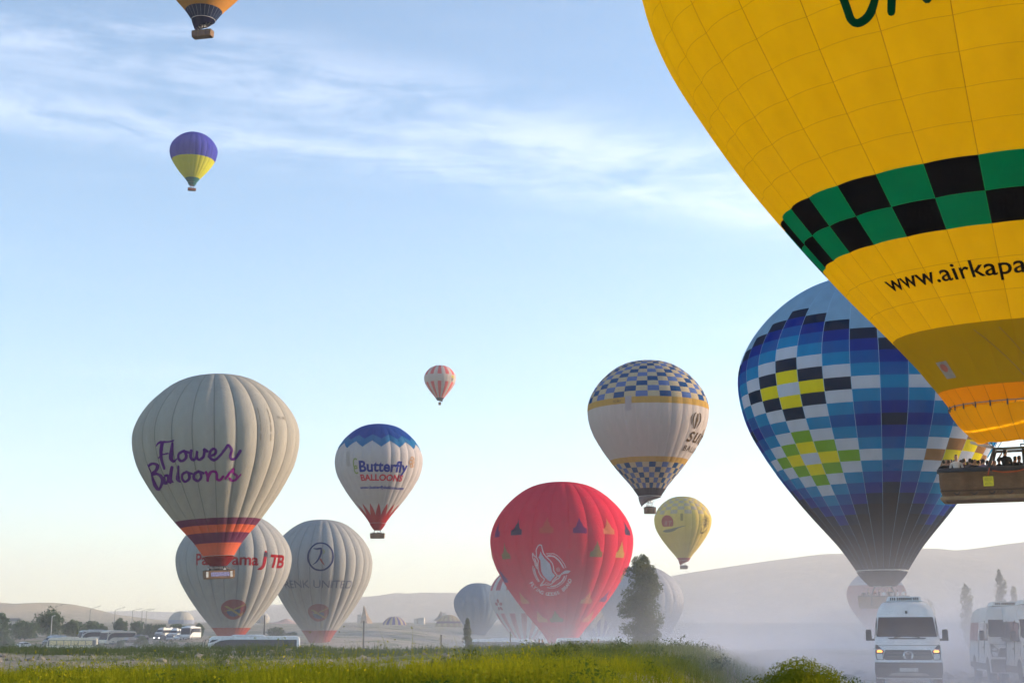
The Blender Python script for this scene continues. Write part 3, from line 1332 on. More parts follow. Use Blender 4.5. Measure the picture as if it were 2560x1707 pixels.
# ================================================================== 1 the great yellow balloon overhead on the right
def yellow_giant():
    R = 14.12
    E = Env(R, 32, kb=.9904, bulge=.075, phase=R_(YG_PHASE))
    lean = Matrix.Rotation(R_(3.8), 3, 'X') @ Matrix.Rotation(R_(-.8), 3, 'Y')
    loc = Vector((18.88, 50.0, 8.707)) + lean @ Vector((0, 0, 1.39 * .9904 * R))
    root = thing('hot_air_balloon', 'huge yellow balloon with green and black checked band, cut off by the frame', 'hot air balloon', loc, -math.atan2(loc.x, loc.y), 'hot air balloons over the valley')
    root.rotation_euler = (lean @ rotz(-math.atan2(18.88, 50))).to_euler()
    tape = (.42, .22, .01)
    Y = fabric('cloth_golden_yellow', (1.40, .97, .010), .62, tape, .0075)
    G = fabric('cloth_green', (.0, .36, .20), .35, (.02, .45, .2), .011)
    K = fabric('cloth_black', (.008, .008, .012), .1, (.015, .06, .03), .008)
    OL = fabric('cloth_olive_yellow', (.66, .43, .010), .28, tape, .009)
    OR = fabric('cloth_orange', (1.35, .56, .012), .6, (.25, .07, .01), .012)
    zs = [-1.325, -1.285, -1.148, -1.085, -1.019, -.951, -.886, -.816]
    rows = [E.s_of(z) for z in zs]
    ds = E.s_of(-.752) - E.s_of(-.816)
    while rows[-1] + ds < E.smax - .05:
        rows.append(rows[-1] + ds)
    rows.append(E.smax)

    def col(g, i):
        if i == 0:
            return OR
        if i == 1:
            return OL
        if i in (5, 6):
            return G if (g + i) % 2 else K
        return Y
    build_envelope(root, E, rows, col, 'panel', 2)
    # printed words
    black = ink('black', (.012, .012, .012))
    green = ink('deep_green', (.0, .085, .035))
    decal(root, E, 'lettering', text2d('www.airkapadokya.com', .93, .010, 0, 1.02, 'LEFT'), YG_TXT[0], YG_TXT[1], black, .03, .3)
    # the rounded brush letters of which only the feet reach into the picture
    big = []
    big.append(stroke2d([(-.1, 4.2), (.0, 1.2), (.05, .25), (.5, -.05), (1.3, .35), (2.1, 1.6), (2.3, 3.0), (1.5, 4.2), (.1, 4.3)], .55, smooth=6))
    big.append(stroke2d([(2.75, .1), (3.4, 2.2), (4.0, 4.3), (4.6, 2.4), (5.1, .35)], .55, smooth=0))
    big.append(stroke2d([(3.3, 1.6), (4.8, 1.5)], .5))
    big.append(stroke2d([(6.2, 4.3), (6.3, .35), (7.9, .5)], .55))
    big.append(stroke2d([(8.8, 4.3), (8.9, .5), (10.4, .6)], .55))
    big = [xf2d(q, .48) for q in big]
    decal(root, E, 'lettering', join2d(*big), YG_BIG[0], YG_BIG[1], green, .03, .5)
    # a small maker's patch near the mouth
    decal(root, E, 'label_patch', poly2d([(-.28, -.35), (.28, -.35), (.28, .35), (-.28, .35)]), -50, -1.24, mat('patch_grey', (.35, .30, .25), .8), .03, .3)
    decal(root, E, 'label_mark', disc2d(.17, 16, 0, .1), -50, -1.24, mat('patch_red', (.45, .12, .08), .8), .05, .3)
    # rip lines that show as thin cords across the lower cloth
    for k, (a, b) in enumerate((((-24, -1.16), (-2, -1.31)), ((-14, -1.16), (4, -1.31)), ((8, -1.16), (-6, -1.31)))):
        pts = [Vector(E.pt(R_(a[0] + (b[0] - a[0]) * t), E.s_of(a[1] + (b[1] - a[1]) * t), .06)) for t in np.linspace(0, 1, 8)]
        MB().tube(pts, .012, 4).build('rip_line', mat('cord', (.35, .22, .06), .8), root)
    # ring, scoop, cords
    s0 = E.s_of(-1.325)
    z0, r0 = float(np.interp(s0, E.S, E.z)) * R, float(E.r_at(s0))
    scoop_m = fabric('cloth_scoop_orange', (1.35, .70, .010), .62, (.30, .10, .01), .014, rows=False)
    n = 32
    V, UV, Q = [], [], []
    rows_n = 8
    for i in range(rows_n + 1):
        t = i / rows_n
        for k in range(n + 1):
            a = E.phase + E.a * k
            w = .5 + .5 * math.cos(a - R_(150))
            drop = 1.24 * (1 - .55 * w ** 2)
            rr = r0 * (1 - .235 * t ** 1.5 - .05 * t)
            sag = .03 * math.sin(12 * a) * t
            V.append((rr * math.sin(a), -rr * math.cos(a), z0 - .085 - drop * t + sag))
    idx = np.arange((rows_n + 1) * (n + 1)).reshape(rows_n + 1, n + 1)
    for i in range(rows_n):
        for k in range(n):
            Q.append((idx[i + 1, k], idx[i + 1, k + 1], idx[i, k + 1], idx[i, k]))
            UV += [(k, i / rows_n), (k + 1, i / rows_n), (k + 1, i / rows_n), (k, i / rows_n)]
    me = mesh_data('skirt', V, Q, smooth=True)
    u = me.uv_layers.new(name='UVMap')
    u.data.foreach_set('uv', np.asarray(UV, np.float32).ravel())
    put('skirt', me, scoop_m, root)
    for k in range(n):
        a = E.phase + E.a * k
        p = Vector((r0 * math.sin(a), -r0 * math.cos(a), z0))
        MB().tube([p + Vector((0, 0, .05)), p - Vector((0, 0, .15))], .03, 5).build('tie', BLACKM, root)
    MB().tube([(r0 * math.sin(2 * math.pi * k / 64), -r0 * math.cos(2 * math.pi * k / 64), z0 + .01) for k in range(65)], .02, 5, cap=False).build('mouth_ring', mat('steel_cable', (.3, .28, .25), .5, .6), root)
    return root, E, z0, r0


YG_PHASE = 2.2
YG_TXT = (-47.8, -1.053)
YG_BIG = (-24.2, -.527)
YG = yellow_giant()


# ================================================================== 2 blue pixel balloon behind the van
def blue_pixel():
    R = 13.0
    root = balloon_root('hot_air_balloon', 'blue checkered balloon with yellow, green and white diamond patterns hovering behind the van', 2181, 958, 333, R)
    E = Env(R, 32, bulge=.05, phase=R_(BP_PHASE))
    tape = (.25, .42, .62)
    C = lambda n, c, t=.04: fabric('cloth_' + n, c, t, tape, .010, rows=False)
    white, yel = C('pixel_white', (.62, .66, .80)), C('pixel_yellow', (.95, .78, .012))
    navy, cyan = C('pixel_navy', (.004, .020, .060), .03), C('pixel_cyan', (.006, .26, .58))
    mid, royal = C('pixel_blue', (.004, .11, .42)), C('pixel_royal', (.003, .03, .30))
    pale, coal = C('pixel_pale', (.26, .44, .62)), C('pixel_charcoal', (.010, .010, .018), .04)
    green, brown = C('pixel_green', (.24, .46, .03)), C('pixel_brown', (.40, .20, .08))
    ds = .0875
    zc3 = E.s_of(BP_ROW)                  # centre of the upper diamond's middle row
    rows_mid = [zc3 - (r - 3) * ds for r in range(-4, 18)]
    # row index r grows downwards; seams half a row either side
    top = zc3 + 7.5 * ds
    seams = []
    s = top
    while s > E.S[0] + .03:
        seams.append(s)
        s -= ds
    up = top + ds
    while up < E.smax - .06:
        seams.append(up)
        up += ds
    seams += [E.S[0], E.smax]
    seams = sorted(seams)

    def rown(i):
        return 3 - round(((seams[i] + seams[i + 1]) / 2 - zc3) / ds)

    def col(g, i):
        r = rown(i)
        best = (99, None)
        for gc in (-8, 0, 8, 16, 24, 32):
            for rc in (3, 9):
                d = abs(g - BP_G0 - gc) + abs(r - rc)
                if d < best[0]:
                    best = (d, (gc % 32, rc))
        d, (gc, rc) = best
        if seams[i] > E.smax - .4 and d > 7:
            return pale
        if d == 0 or d == 3:
            return white
        if d == 1:
            return yel
        if d == 2:
            if gc == 0 and rc == 3:
                return navy
            return green if gc == 0 else brown
        if d == 4:
            return cyan
        if d == 5:
            return mid
        if d == 6:
            return royal
        if d == 7:
            return navy
        return pale if r < 3 else coal
    build_envelope(root, E, seams, col, 'panel', 2)
    skirt(root, E, fabric('cloth_charcoal_scoop', (.03, .03, .045), .2), drop=.10, r1=.10, gap=.010, ring_m=mat('white_cord', (.7, .7, .7), .6))
    b = small_basket(root, E, z_seen(root, 1518), 4.7, 1.6, 1.0, R_(4))
    return root, b


BP_PHASE, BP_ROW, BP_G0 = -8.2, -.155, -3
BLUE = blue_pixel()


# ================================================================== 3 grey balloon with purple script
CREAM = fabric('cloth_cream', (.46, .44, .40), .05, (.18, .17, .16), .026, rows=False)
CREAM2 = fabric('cloth_pale_grey', (.43, .43, .43), .05, (.18, .18, .19), .026, rows=False)


def flower():
    R = 13.0
    root = balloon_root('hot_air_balloon', 'pale grey balloon with purple script lettering and orange and purple bands, in the air', 542, 1101, 206, R)
    root.rotation_euler[1] = R_(-3.2)
    E = Env(R, 24, bulge=.155, phase=R_(-2))
    OR = fabric('cloth_flame_orange', (.85, .17, .085), .12, (.30, .07, .03), .02, rows=False)
    PU = fabric('cloth_plum', (.20, .05, .12), .12, (.07, .02, .06), .02, rows=False)
    rows, band = rows_at(E, [-1.39, -1.245, -1.13, -1.045, -.97, None])
    cols = [OR, PU, OR, PU, CREAM]
    build_envelope(root, E, rows, lambda g, i: cols[band[i]], 'gore', 2)
    skirt(root, E, fabric('cloth_dark_red', (.25, .022, .028), .12), drop=.105, r1=.10)
    art = []
    w = 21
    S = lambda p, ww=w: art.append(stroke2d(p, ww, smooth=5))
    # Flower
    S([(288, 612), (318, 590), (360, 588), (412, 578)], [12, 18, 16, 8])
    S([(335, 596), (326, 650), (326, 705), (345, 772)], [24, 26, 26, 20])
    S([(300, 700), (335, 676), (372, 668)], 11)
    S([(398, 598), (392, 650), (388, 700), (404, 722), (432, 705)], [20, 24, 24, 18, 9])
    S([(478, 655), (448, 672), (444, 705), (468, 722), (496, 700), (492, 664), (476, 652), (520, 668)], 19)
    S([(528, 650), (524, 690), (538, 716), (562, 700), (572, 656), (568, 696), (584, 716), (612, 700), (622, 660), (618, 645), (640, 660)], 19)
    S([(650, 695), (690, 680), (700, 655), (682, 642), (660, 662), (656, 700), (680, 720), (712, 706), (740, 676)], 19)
    S([(746, 668), (768, 640), (782, 622), (800, 640), (806, 660), (796, 700), (812, 720), (840, 708), (868, 662)], 19)
    # Balloons
    S([(222, 748), (240, 790), (258, 850), (272, 900)], [16, 20, 22, 18])
    S([(226, 760), (262, 738), (290, 748), (286, 786), (256, 812), (300, 812), (326, 850), (318, 900), (292, 922), (276, 900)], 19)
    S([(368, 822), (342, 826), (332, 856), (346, 876), (368, 852), (372, 822), (370, 862), (386, 872)], 19)
    S([(396, 762), (390, 810), (388, 852), (404, 870)], [18, 22, 22, 10])
    S([(440, 758), (434, 806), (432, 850), (448, 868)], [18, 22, 22, 10])
    S([(496, 800), (468, 816), (466, 850), (490, 866), (516, 844), (510, 806), (492, 798), (530, 812)], 19)
    S([(574, 798), (548, 814), (546, 846), (570, 862), (596, 840), (590, 804), (572, 796), (612, 810)], 19)
    art_p = join2d(*art)
    art2 = []
    art2.append(stroke2d([(630, 804), (640, 830), (640, 864)], 19, smooth=5))
    art2.append(stroke2d([(642, 842), (662, 806), (690, 800), (704, 822), (704, 850), (722, 864), (746, 838)], 19, smooth=5))
    art2.append(stroke2d([(762, 852), (796, 810), (824, 786), (818, 812), (842, 836), (836, 862), (808, 868), (790, 852)], 17, smooth=5))
    art2.append(stroke2d([(842, 860), (868, 828)], 10))
    e = elev_of(1101)
    cz = lambda a: wrap(E, zoomed(a, 300, 900, 2.936), 542, 1101, 206, e)
    decal(root, E, 'lettering', cz(art_p), 0, 0, ink('purple', (.15, .03, .27)), .05, .4)
    decal(root, E, 'lettering', cz(join2d(*art2)), 0, 0, ink('violet', (.38, .03, .32)), .05, .4)
    # vent slits, registration and the upright line of small letters on the sunlit side
    slit = [poly2d([(x, y), (x + .12, y), (x + .12, y + 1.1), (x, y + 1.1)]) for x in (-.9, .9) for y in (-2.4, -1.0, .4, 1.7)]
    decal(root, E, 'vent_slit', join2d(*slit), 34, .06, ink('slit_grey', (.30, .27, .24)), .05, .5)
    decal(root, E, 'lettering', text2d('TC-BBD', .62), 51, .15, ink('fine_grey', (.24, .22, .2)), .05, .4)
    st = [xf2d(text2d(ch, .7), 1, 1, 0, 0, -k * 1.12) for k, ch in enumerate('FLOWER BALLOONS') if ch != ' ']
    decal(root, E, 'lettering', join2d(*st), 69, .20, ink('fine_grey', (.24, .22, .2)), .05, .5)
    b = small_basket(root, E, -1.39 * R - 3.4, 4.7, 1.6, 1.2, R_(16))
    ban = MB().box((0, -.82, .62), (2.9, .03, .62))
    ban.build('banner', mat('banner_violet', (.25, .25, .48), .8, var=.4, nscale=6), b)
    for x in (-2.05, 1.75):
        MB().box((x, -.82, .62), (.34, .04, .85)).build('sandbag', mat('canvas_white', (.6, .6, .58), .8), b)
    return root, b


FLOWER = flower()


def roundel(root, E, phi, z, r, fade=0.0):
    mixg = lambda c: tuple(a * (1 - fade) + .40 * fade for a in c)
    decal(root, E, 'roundel', disc2d(r, 36), phi, z, ink('roundel_red%d' % (fade * 10), mixg((.35, .035, .04))), .05, .5)
    half = [(r * .56 * math.cos(a), r * .56 * math.sin(a) - r * .12) for a in np.linspace(math.pi, 2 * math.pi, 18)]
    decal(root, E, 'roundel_field', poly2d(half + [(r * .5, .05 * r), (-r * .5, .05 * r)]), phi, z, ink('roundel_blue%d' % (fade * 10), mixg((.035, .09, .26))), .08, .5)
    pl_ = [poly2d([(-.74, .36), (-.52, .40), (-.1, .1), (.6, -.42), (.8, -.62), (.62, -.62), (-.02, -.22), (-.30, .02)]),
           poly2d([(-.86, -.14), (-.2, -.10), (-.06, .12), (-.26, .04)]),
           poly2d([(-.02, .10), (.12, .0), (.92, .56), (.86, .62)]),
           poly2d([(.62, -.44), (.86, -.2), (.9, -.24), (.74, -.5)])]
    decal(root, E, 'aeroplane', xf2d(join2d(*pl_), r), phi, z, ink('roundel_gold%d' % (fade * 10), mixg((.46, .34, .05))), .11, .5)


def panorama():
    R = 13.0
    root = balloon_root('hot_air_balloon', 'pale grey balloon with red block lettering, standing behind the long coach', 584.5, 1398, 143, R)
    E = Env(R, 24, bulge=.155, phase=R_(5))
    OR = fabric('cloth_rust_red', (.50, .085, .04), .12, (.25, .04, .02), .02, rows=False)
    rows, band = rows_at(E, [-1.39, -1.17, None])
    build_envelope(root, E, rows, lambda g, i: (OR, CREAM2)[band[i]], 'gore', 2)
    skirt(root, E, OR, drop=.1, r1=.11)
    red = ink('signal_red', (.46, .02, .035))
    t = text2d('Panorama', 1.0, .022)
    wdt = max(x for x, y in t[0]) - min(x for x, y in t[0])
    decal(root, E, 'lettering', xf2d(t, 14.4 / wdt, 3.5), -8.0, -.135, red, .05, .5)
    t = text2d('TB', 1.0, .035, .18)
    wdt = max(x for x, y in t[0]) - min(x for x, y in t[0])
    decal(root, E, 'lettering', xf2d(t, 4.4 / wdt, 3.9), 47, -.16, red, .05, .4)
    decal(root, E, 'lettering', xf2d(stroke2d([(.15, 3.1), (-.1, 1.6), (-.35, .3), (-.9, -.35), (-1.6, -.55)], [.9, .9, .85, .7, .25], smooth=5), 1), 32, -.16, red, .06, .4)
    decal(root, E, 'lettering', stroke2d([(.17, 3.2), (-.0, 2.2)], .92, caps=False), 32, -.16, ink('slate', (.10, .08, .13)), .09, .4)
    roundel(root, E, 3.0, -.87, 2.75, .15)
    small_basket(root, E, -1.39 * R - 3.3, 4.6, 1.6, 1.15, R_(10), detail=False)
    return root


panorama()


def renk():
    R = 13.0
    root = balloon_root('hot_air_balloon', 'grey ribbed balloon with dark blue ring emblem above thin capital letters', 803, 1410, 128, R)
    E = Env(R, 26, kb=1.09, kt=1.08, bulge=.155, phase=R_(1))
    RD = fabric('cloth_dull_red', (.42, .07, .05), .12)
    rows, band = rows_at(E, [-1.39, -1.16, None])
    build_envelope(root, E, rows, lambda g, i: (RD, CREAM2)[band[i]], 'gore', 2)
    skirt(root, E, RD, drop=.1, r1=.11)
    blue = ink('navy_blue', (.035, .05, .17))
    octo = [(3.15 * math.cos(R_(22.5 + 45 * k)), 3.5 * math.sin(R_(22.5 + 45 * k))) for k in range(8)]
    ring = smooth_line(octo, 5, True)
    decal(root, E, 'ring_emblem', stroke2d(ring, .42, closed=True), -1, .10, blue, .05, .4)
    decal(root, E, 'emblem', stroke2d([(-1.8, 1.9), (-.9, 1.8), (.05, 1.9), (.1, .8), (-.3, -.4), (-.9, -1.4), (-1.8, -2.1)], [.15, .45, .5, .5, .45, .35, .1], smooth=5), -1, .10, blue, .05, .4)
    decal(root, E, 'emblem', stroke2d([(.0, -.8), (.4, -1.4), (1.0, -2.2)], [.45, .4, .08], smooth=5), -1, .10, ink('brick_red', (.40, .10, .08)), .05, .4)
    decal(root, E, 'emblem', stroke2d([(.4, 1.6), (.9, 1.2), (.7, .6)], [.3, .5, .3], smooth=5), -1, .10, ink('pale_olive', (.42, .40, .22)), .05, .4)
    t = text2d('RENK UNITED', 1.0, -.004)
    wdt = max(x for x, y in t[0]) - min(x for x, y in t[0])
    decal(root, E, 'lettering', xf2d(t, 17.6 / wdt, 2.9), -4, -.44, ink('slate_blue', (.16, .17, .25)), .05, .5)
    roundel(root, E, -2.5, -.86, 2.6, .35)
    small_basket(root, E, -1.39 * 1.09 * R - 3.3, 4.6, 1.6, 1.15, R_(-8), detail=False)


renk()


def butterfly():
    R = 12.0
    root = balloon_root('hot_air_balloon', 'white balloon with blue zigzag crown and red flame points, blue and red lettering', 947, 1154, 110, R)
    E = Env(R, 28, kt=1.07, bulge=.10, phase=R_(3))
    WH = fabric('cloth_white', (.60, .55, .56), .10, (.45, .42, .42), .016, rows=False)
    RB = fabric('cloth_royal_blue', (.012, .075, .36), .12)
    MBl = fabric('cloth_sky_blue', (.03, .19, .42), .12)
    RD = fabric('cloth_crimson', (.48, .045, .06), .12, (.25, .02, .03), .016, rows=False)
    zs = [-1.39, -1.225, .345, .49, None]
    rows, band = rows_at(E, zs)
    cols = [RD, WH, MBl, RB]
    build_envelope(root, E, rows, lambda g, i: cols[band[i]], 'gore', 2)

    def teeth(name, z_base, h, n, ph, m, off):
        s0 = E.s_of(z_base)
        r0 = float(E.r_at(s0))
        w = 2 * math.pi * r0 / n
        k0 = math.ceil(-100 / (360 / n))
        items = []
        for k in range(k0, -k0 + 1):
            c = k * w + R_(ph) * r0
            items.append(poly2d([(c - w / 2, 0), (c + w / 2, 0), (c, h)]))
        decal(root, E, name, join2d(*items), 0, z_base, m, off, .5)
    teeth('zigzag_print', .345, -1.95, 14, 3, MBl, .04)
    teeth('zigzag_print', .49, -1.65, 14, 3, RB, .04)
    teeth('flame_print', -1.225, 3.9, 16, 2, RD, .04)
    bl = ink('royal_ink', (.04, .06, .36))
    t = text2d('Butterfly', 1.0, .030)
    wdt = max(x for x, y in t[0]) - min(x for x, y in t[0])
    decal(root, E, 'lettering', xf2d(t, 13.3 / wdt, 4.1), 6.5, -.32, bl, .05, .4)
    t = text2d('BALLOONS', 1.0, .035)
    wdt = max(x for x, y in t[0]) - min(x for x, y in t[0])
    decal(root, E, 'lettering', xf2d(t, 11.2 / wdt, 2.5), 5, -.51, ink('coral_red', (.72, .06, .09)), .05, .4)
    t = text2d('www.butterflyballoons.com', 1.0, .035, .15)
    wdt = max(x for x, y in t[0]) - min(x for x, y in t[0])
    decal(root, E, 'lettering', xf2d(t, 12.4 / wdt, 1.25), 8, -.68, bl, .05, .4)
    wing = [stroke2d(smooth_line([(-.9 + .75 * math.cos(a), 1.3 * math.sin(a)) for a in np.linspace(R_(60), R_(300), 8)], 4), .42),
            stroke2d(smooth_line([(-.9 + .7 * math.cos(a), -1.6 + 1.0 * math.sin(a)) for a in np.linspace(R_(60), R_(300), 8)], 4), .42)]
    decal(root, E, 'butterfly_wing', xf2d(join2d(*wing), 1), -27, -.145, ink('leaf_green', (.34, .42, .15)), .04, .4)
    bug = [disc2d(.62, 14, .75 * math.cos(a), .95 * math.sin(a), .42) for a in (R_(40), R_(110), R_(180), R_(250), R_(320))]
    decal(root, E, 'butterfly_emblem', join2d(*bug), 49, -.08, ink('amber', (.62, .30, .10)), .05, .4)
    decal(root, E, 'vent_panel', poly2d([(-.6, -2), (.6, -2), (.6, 2), (-.6, 2)]), -43, -.03, ink('pale_mauve', (.52, .48, .47)), .03, .5)
    skirt(root, E, RD, drop=.15, r1=.08, gap=.008)
    b = small_basket(root, E, -1.39 * R - 4.0, 3.9, 1.5, 1.25, R_(-5))
    return root, b


BUTTER = butterfly()


def striped_small():
    R = 9.0
    root = balloon_root('hot_air_balloon', 'small red and white striped balloon high in the middle of the sky', 1100, 945, 40, R)
    E = Env(R, 24, bulge=.07, phase=0.1)
    WH = fabric('cloth_blush', (.66, .56, .54), .12)
    RD = fabric('cloth_coral', (.85, .16, .18), .12)
    GR = fabric('cloth_graphite', (.06, .06, .09), .2)
    rows, band = rows_at(E, [-1.39, -1.27, -.33, .12, .74, None])

    def col(g, i):
        b = band[i]
        return GR if b == 0 else (RD if (g % 2 and b in (1, 3)) else WH)
    build_envelope(root, E, rows, col, 'gore', 1, 4)
    decal(root, E, 'badge', poly2d([(-1.0, -.1), (1.1, -.3), (1.1, 1.2), (-1.0, 1.3)]), 52, -.07, ink('badge_yellow', (.70, .60, .12)), .06, .5)
    decal(root, E, 'badge', poly2d([(-.8, -2.0), (.3, -2.1), (.9, -.4), (-.9, -.2)]), 52, -.07, ink('badge_grey', (.30, .27, .25)), .06, .5)
    skirt(root, E, GR, drop=.10, r1=.05, front_cut=.7, tilt=R_(180), shift=(1.0, 0))
    b = small_basket(root, E, -1.39 * R - 2.8, 1.5, 1.2, 1.5, 0, detail=False)
    return root, b


STRIPED = striped_small()


def sultan():
    R = 13.0
    root = balloon_root('hot_air_balloon', 'cream balloon checkered in two blues above and below a wide white belt', 1620, 1030, 151.7, R)
    E = Env(R, 32, kt=1.06, bulge=.06, phase=R_(0))
    tan = fabric('cloth_tan', (.62, .50, .34), .12)
    dk = fabric('cloth_deep_blue', (.012, .085, .26), .12)
    lt = fabric('cloth_cornflower', (.12, .20, .47), .12)
    am = fabric('cloth_amber', (.62, .38, .11), .12)
    wh = fabric('cloth_rose_white', (.64, .56, .54), .12, (.52, .45, .43), .016, rows=False)
    gr = fabric('cloth_gunmetal', (.055, .05, .07), .2, (.2, .18, .2), .015, rows=False)
    zs = [-1.39, -1.27] + list(np.linspace(-1.27, -.885, 6))[1:] + [-.805, -.52, -.25, .0, .10]
    rows = [E.s_of(z) for z in zs]
    top = list(np.linspace(rows[-1], E.smax - .06, 14))
    rows = rows + top[1:] + [E.smax]
    nl = 11

    def col(g, i):
        if i == 0:
            return gr
        if 1 <= i <= 5 or i >= 11:
            d = g - i if i >= 11 else g + i + 1
            if d % 2:
                return tan
            return dk if (d // 2) % 2 else lt
        if i in (6, 10):
            return am
        return wh
    build_envelope(root, E, rows, col, 'panel', 2)
    br = ink('umber', (.16, .11, .07))
    decal(root, E, 'lettering', text2d('sultan', 5.0, .03, .22, 1, 'LEFT'), 46.5, -.56, br, .05, .4)
    decal(root, E, 'lettering', text2d('BALLOONS', 1.9, .01, .08, 1.25, 'LEFT'), 47.5, -.70, br, .05, .4)
    ic = [poly2d([(-.35, -1.7), (.0, -1.75), (.45, .2), (.25, 1.5), (-.25, 1.5), (-.5, .2)]),
          stroke2d([(.6, -1.5), (1.25, .1), (1.0, 1.3), (.5, 1.7)], [.1, .4, .35, .1], smooth=5),
          stroke2d([(-.7, -1.5), (-1.3, .1), (-1.1, 1.3), (-.6, 1.7)], [.1, .4, .35, .1], smooth=5),
          stroke2d([(-1.5, -.9), (-2.0, .3), (-1.6, 1.3)], [.08, .25, .08], smooth=5)]
    decal(root, E, 'balloon_emblem', xf2d(join2d(*ic), 1.0), 54, -.24, br, .05, .4)
    decal(root, E, 'lettering', text2d('TC-BLS', .62, .01), -29.5, .03, br, .05, .4)
    decal(root, E, 'vent_panel', poly2d([(-.7, -.8), (.7, -.8), (.7, 2.2), (-.7, 2.2)]), -18, -.05, ink('faint_mauve', (.55, .48, .50)), .03, .5)
    skirt(root, E, gr, drop=.16, r1=.05, front_cut=.75, tilt=0, shift=(-1.1, 0), ring_m=mat('white_cord', (.7, .7, .7), .6))
    b = small_basket(root, E, z_seen(root, 1283), 2.3, 1.5, 1.25, R_(18))
    return root, b


SULTAN = sultan()


def goose():
    R = 13.0
    root = balloon_root('hot_air_balloon', 'bright red balloon with white goose emblem, rising from behind the grassy mound', 1404, 1354, 179, R)
    E = Env(R, 24, kt=1.04, bulge=.10, phase=R_(6))
    RD = fabric('cloth_scarlet', (.86, .040, .095), .14, (.55, .012, .03), .014, rows=False)
    rows, band = rows_at(E, [-1.39, None])
    build_envelope(root, E, rows, lambda g, i: RD, 'gore', 2)
    skirt(root, E, RD, drop=.1, r1=.11)
    pal = dict(p=(.26, .03, .18), d=(.10, .06, .13), o=(.88, .27, .14), r=(.80, .11, .09), g=(.34, .22, .11), y=(.72, .40, .12), b=(.22, .06, .26))
    shape = [(-1.35, 0), (1.35, 0), (1.35, .95), (.92, 1.12), (.62, 1.5), (.48, 2.0), (.22, 2.35), (.14, 2.7), (0, 3.2), (-.14, 2.7), (-.22, 2.35), (-.48, 2.0), (-.62, 1.5), (-.92, 1.12), (-1.35, .95)]
    spots = [(470, 530, 'p'), (635, 515, 'd'), (875, 500, 'r'), (1138, 500, 'p'), (1370, 508, 'o'), (1525, 515, 'd'), (436, 715, 'o'), (555, 700, 'g'), (1262, 685, 'g'), (1453, 693, 'y'),
             (545, 890, 'b'), (1468, 870, 'g'), (705, 1055, 'o'), (1180, 1050, 'o'), (1315, 1040, 'b'), (840, 1200, 'o'), (950, 1195, 'g'), (1185, 1200, 'o')]
    e = elev_of(1354)
    for x, y, c in spots:
        (ax, ay), = wrap(E, ([(1100 + x / 3.267, 1180 + y / 3.267)], []), 1404, 1354, 179, e)[0]
        sv = E.s_of(0) + ay / R
        zn = float(np.interp(sv, E.S, E.z))
        zn /= E.kb if zn < 0 else E.kt
        k_ = .92 if zn > -.6 else .82
        decal(root, E, 'printed_motif', xf2d(poly2d(shape), k_), math.degrees(ax / R), zn, ink('motif_' + c, pal[c]), .04, .6)
    Z = lambda art: wrap(E, zoomed(art, 1300, 1340, 9.8), 1404, 1354, 179, e)
    wt, gy = ink('rose_white', (1.1, .82, .90)), ink('goose_grey', (.80, .80, .98))
    body = [(530, 345), (560, 430), (620, 520), (740, 640), (775, 760), (795, 840), (865, 905), (790, 985), (740, 1050), (680, 1005), (590, 910), (545, 820), (530, 700), (525, 560), (480, 490), (505, 440)]
    decal(root, E, 'goose_body', Z(poly2d(body)), 0, 0, gy, .07, .4)
    L = []
    S = lambda p, w=25, sm_=4: L.append(stroke2d(p, w, smooth=sm_))
    S([(470, 770), (490, 850), (540, 930), (610, 1000), (570, 1070), (510, 1150), (600, 1120), (720, 1130), (800, 1080), (880, 1010), (960, 960), (985, 900)])
    S([(465, 760), (460, 640), (475, 580), (430, 480), (430, 400), (425, 330), (445, 270), (490, 215), (545, 212), (570, 300), (600, 400), (680, 500), (780, 600), (820, 690), (835, 800), (890, 880), (905, 930), (850, 990), (790, 1060)])
    S([(470, 770), (400, 680), (380, 590), (335, 500), (330, 390), (370, 450), (420, 480)])
    S([(385, 520), (415, 600), (435, 690)], 30)
    S([(655, 405), (760, 405), (850, 415), (960, 490), (1060, 620), (1115, 730)], 16)
    S([(690, 455), (780, 458), (860, 480), (960, 570), (1060, 730)], 34)
    S([(1130, 900), (1100, 1000), (1030, 1090), (920, 1170), (790, 1205), (680, 1190)], 16)
    S([(1080, 930), (1030, 1030), (950, 1100), (850, 1150), (760, 1170)], 32)
    S([(338, 690), (345, 800), (390, 940), (460, 1060)], 16)
    S([(370, 750), (390, 850), (430, 950), (485, 1045)], 30)
    S([(620, 1110), (660, 1070), (720, 1100)], 14)
    decal(root, E, 'goose_outline', Z(join2d(*L)), 0, 0, wt, .055, .4)
    head = [(905, 905), (975, 895), (1020, 850), (1090, 790), (1160, 785), (1230, 803), (1170, 855), (1090, 870), (1020, 890), (960, 960)]
    decal(root, E, 'goose_head', Z(poly2d(head)), 0, 0, ink('head_rose', (.95, .80, .90)), .075, .4)
    # words round the ring
    T = arc_text('FLYING GOOSE BRAND', 535, 209, 339, 112, 3.5)
    T = ([(740 + x, 850 - y) for x, y in T[0]], T[1])
    T = ([(x, y) for x, y in T[0]], T[1])
    decal(root, E, 'lettering', Z(T), 0, 0, wt, .055, .4)
    r_ = join2d(disc2d(46, 18, 932, 770, 36), xf2d(([(x, -y) for x, y in text2d('R', 70)[0]], text2d('R', 70)[1]), 1, 1, 0, 932, 795))
    decal(root, E, 'registered_mark', Z(r_), 0, 0, wt, .055, .4)
    small_basket(root, E, -1.39 * R - 3.3, 4.6, 1.6, 1.15, 0, detail=False)
    return root


goose()


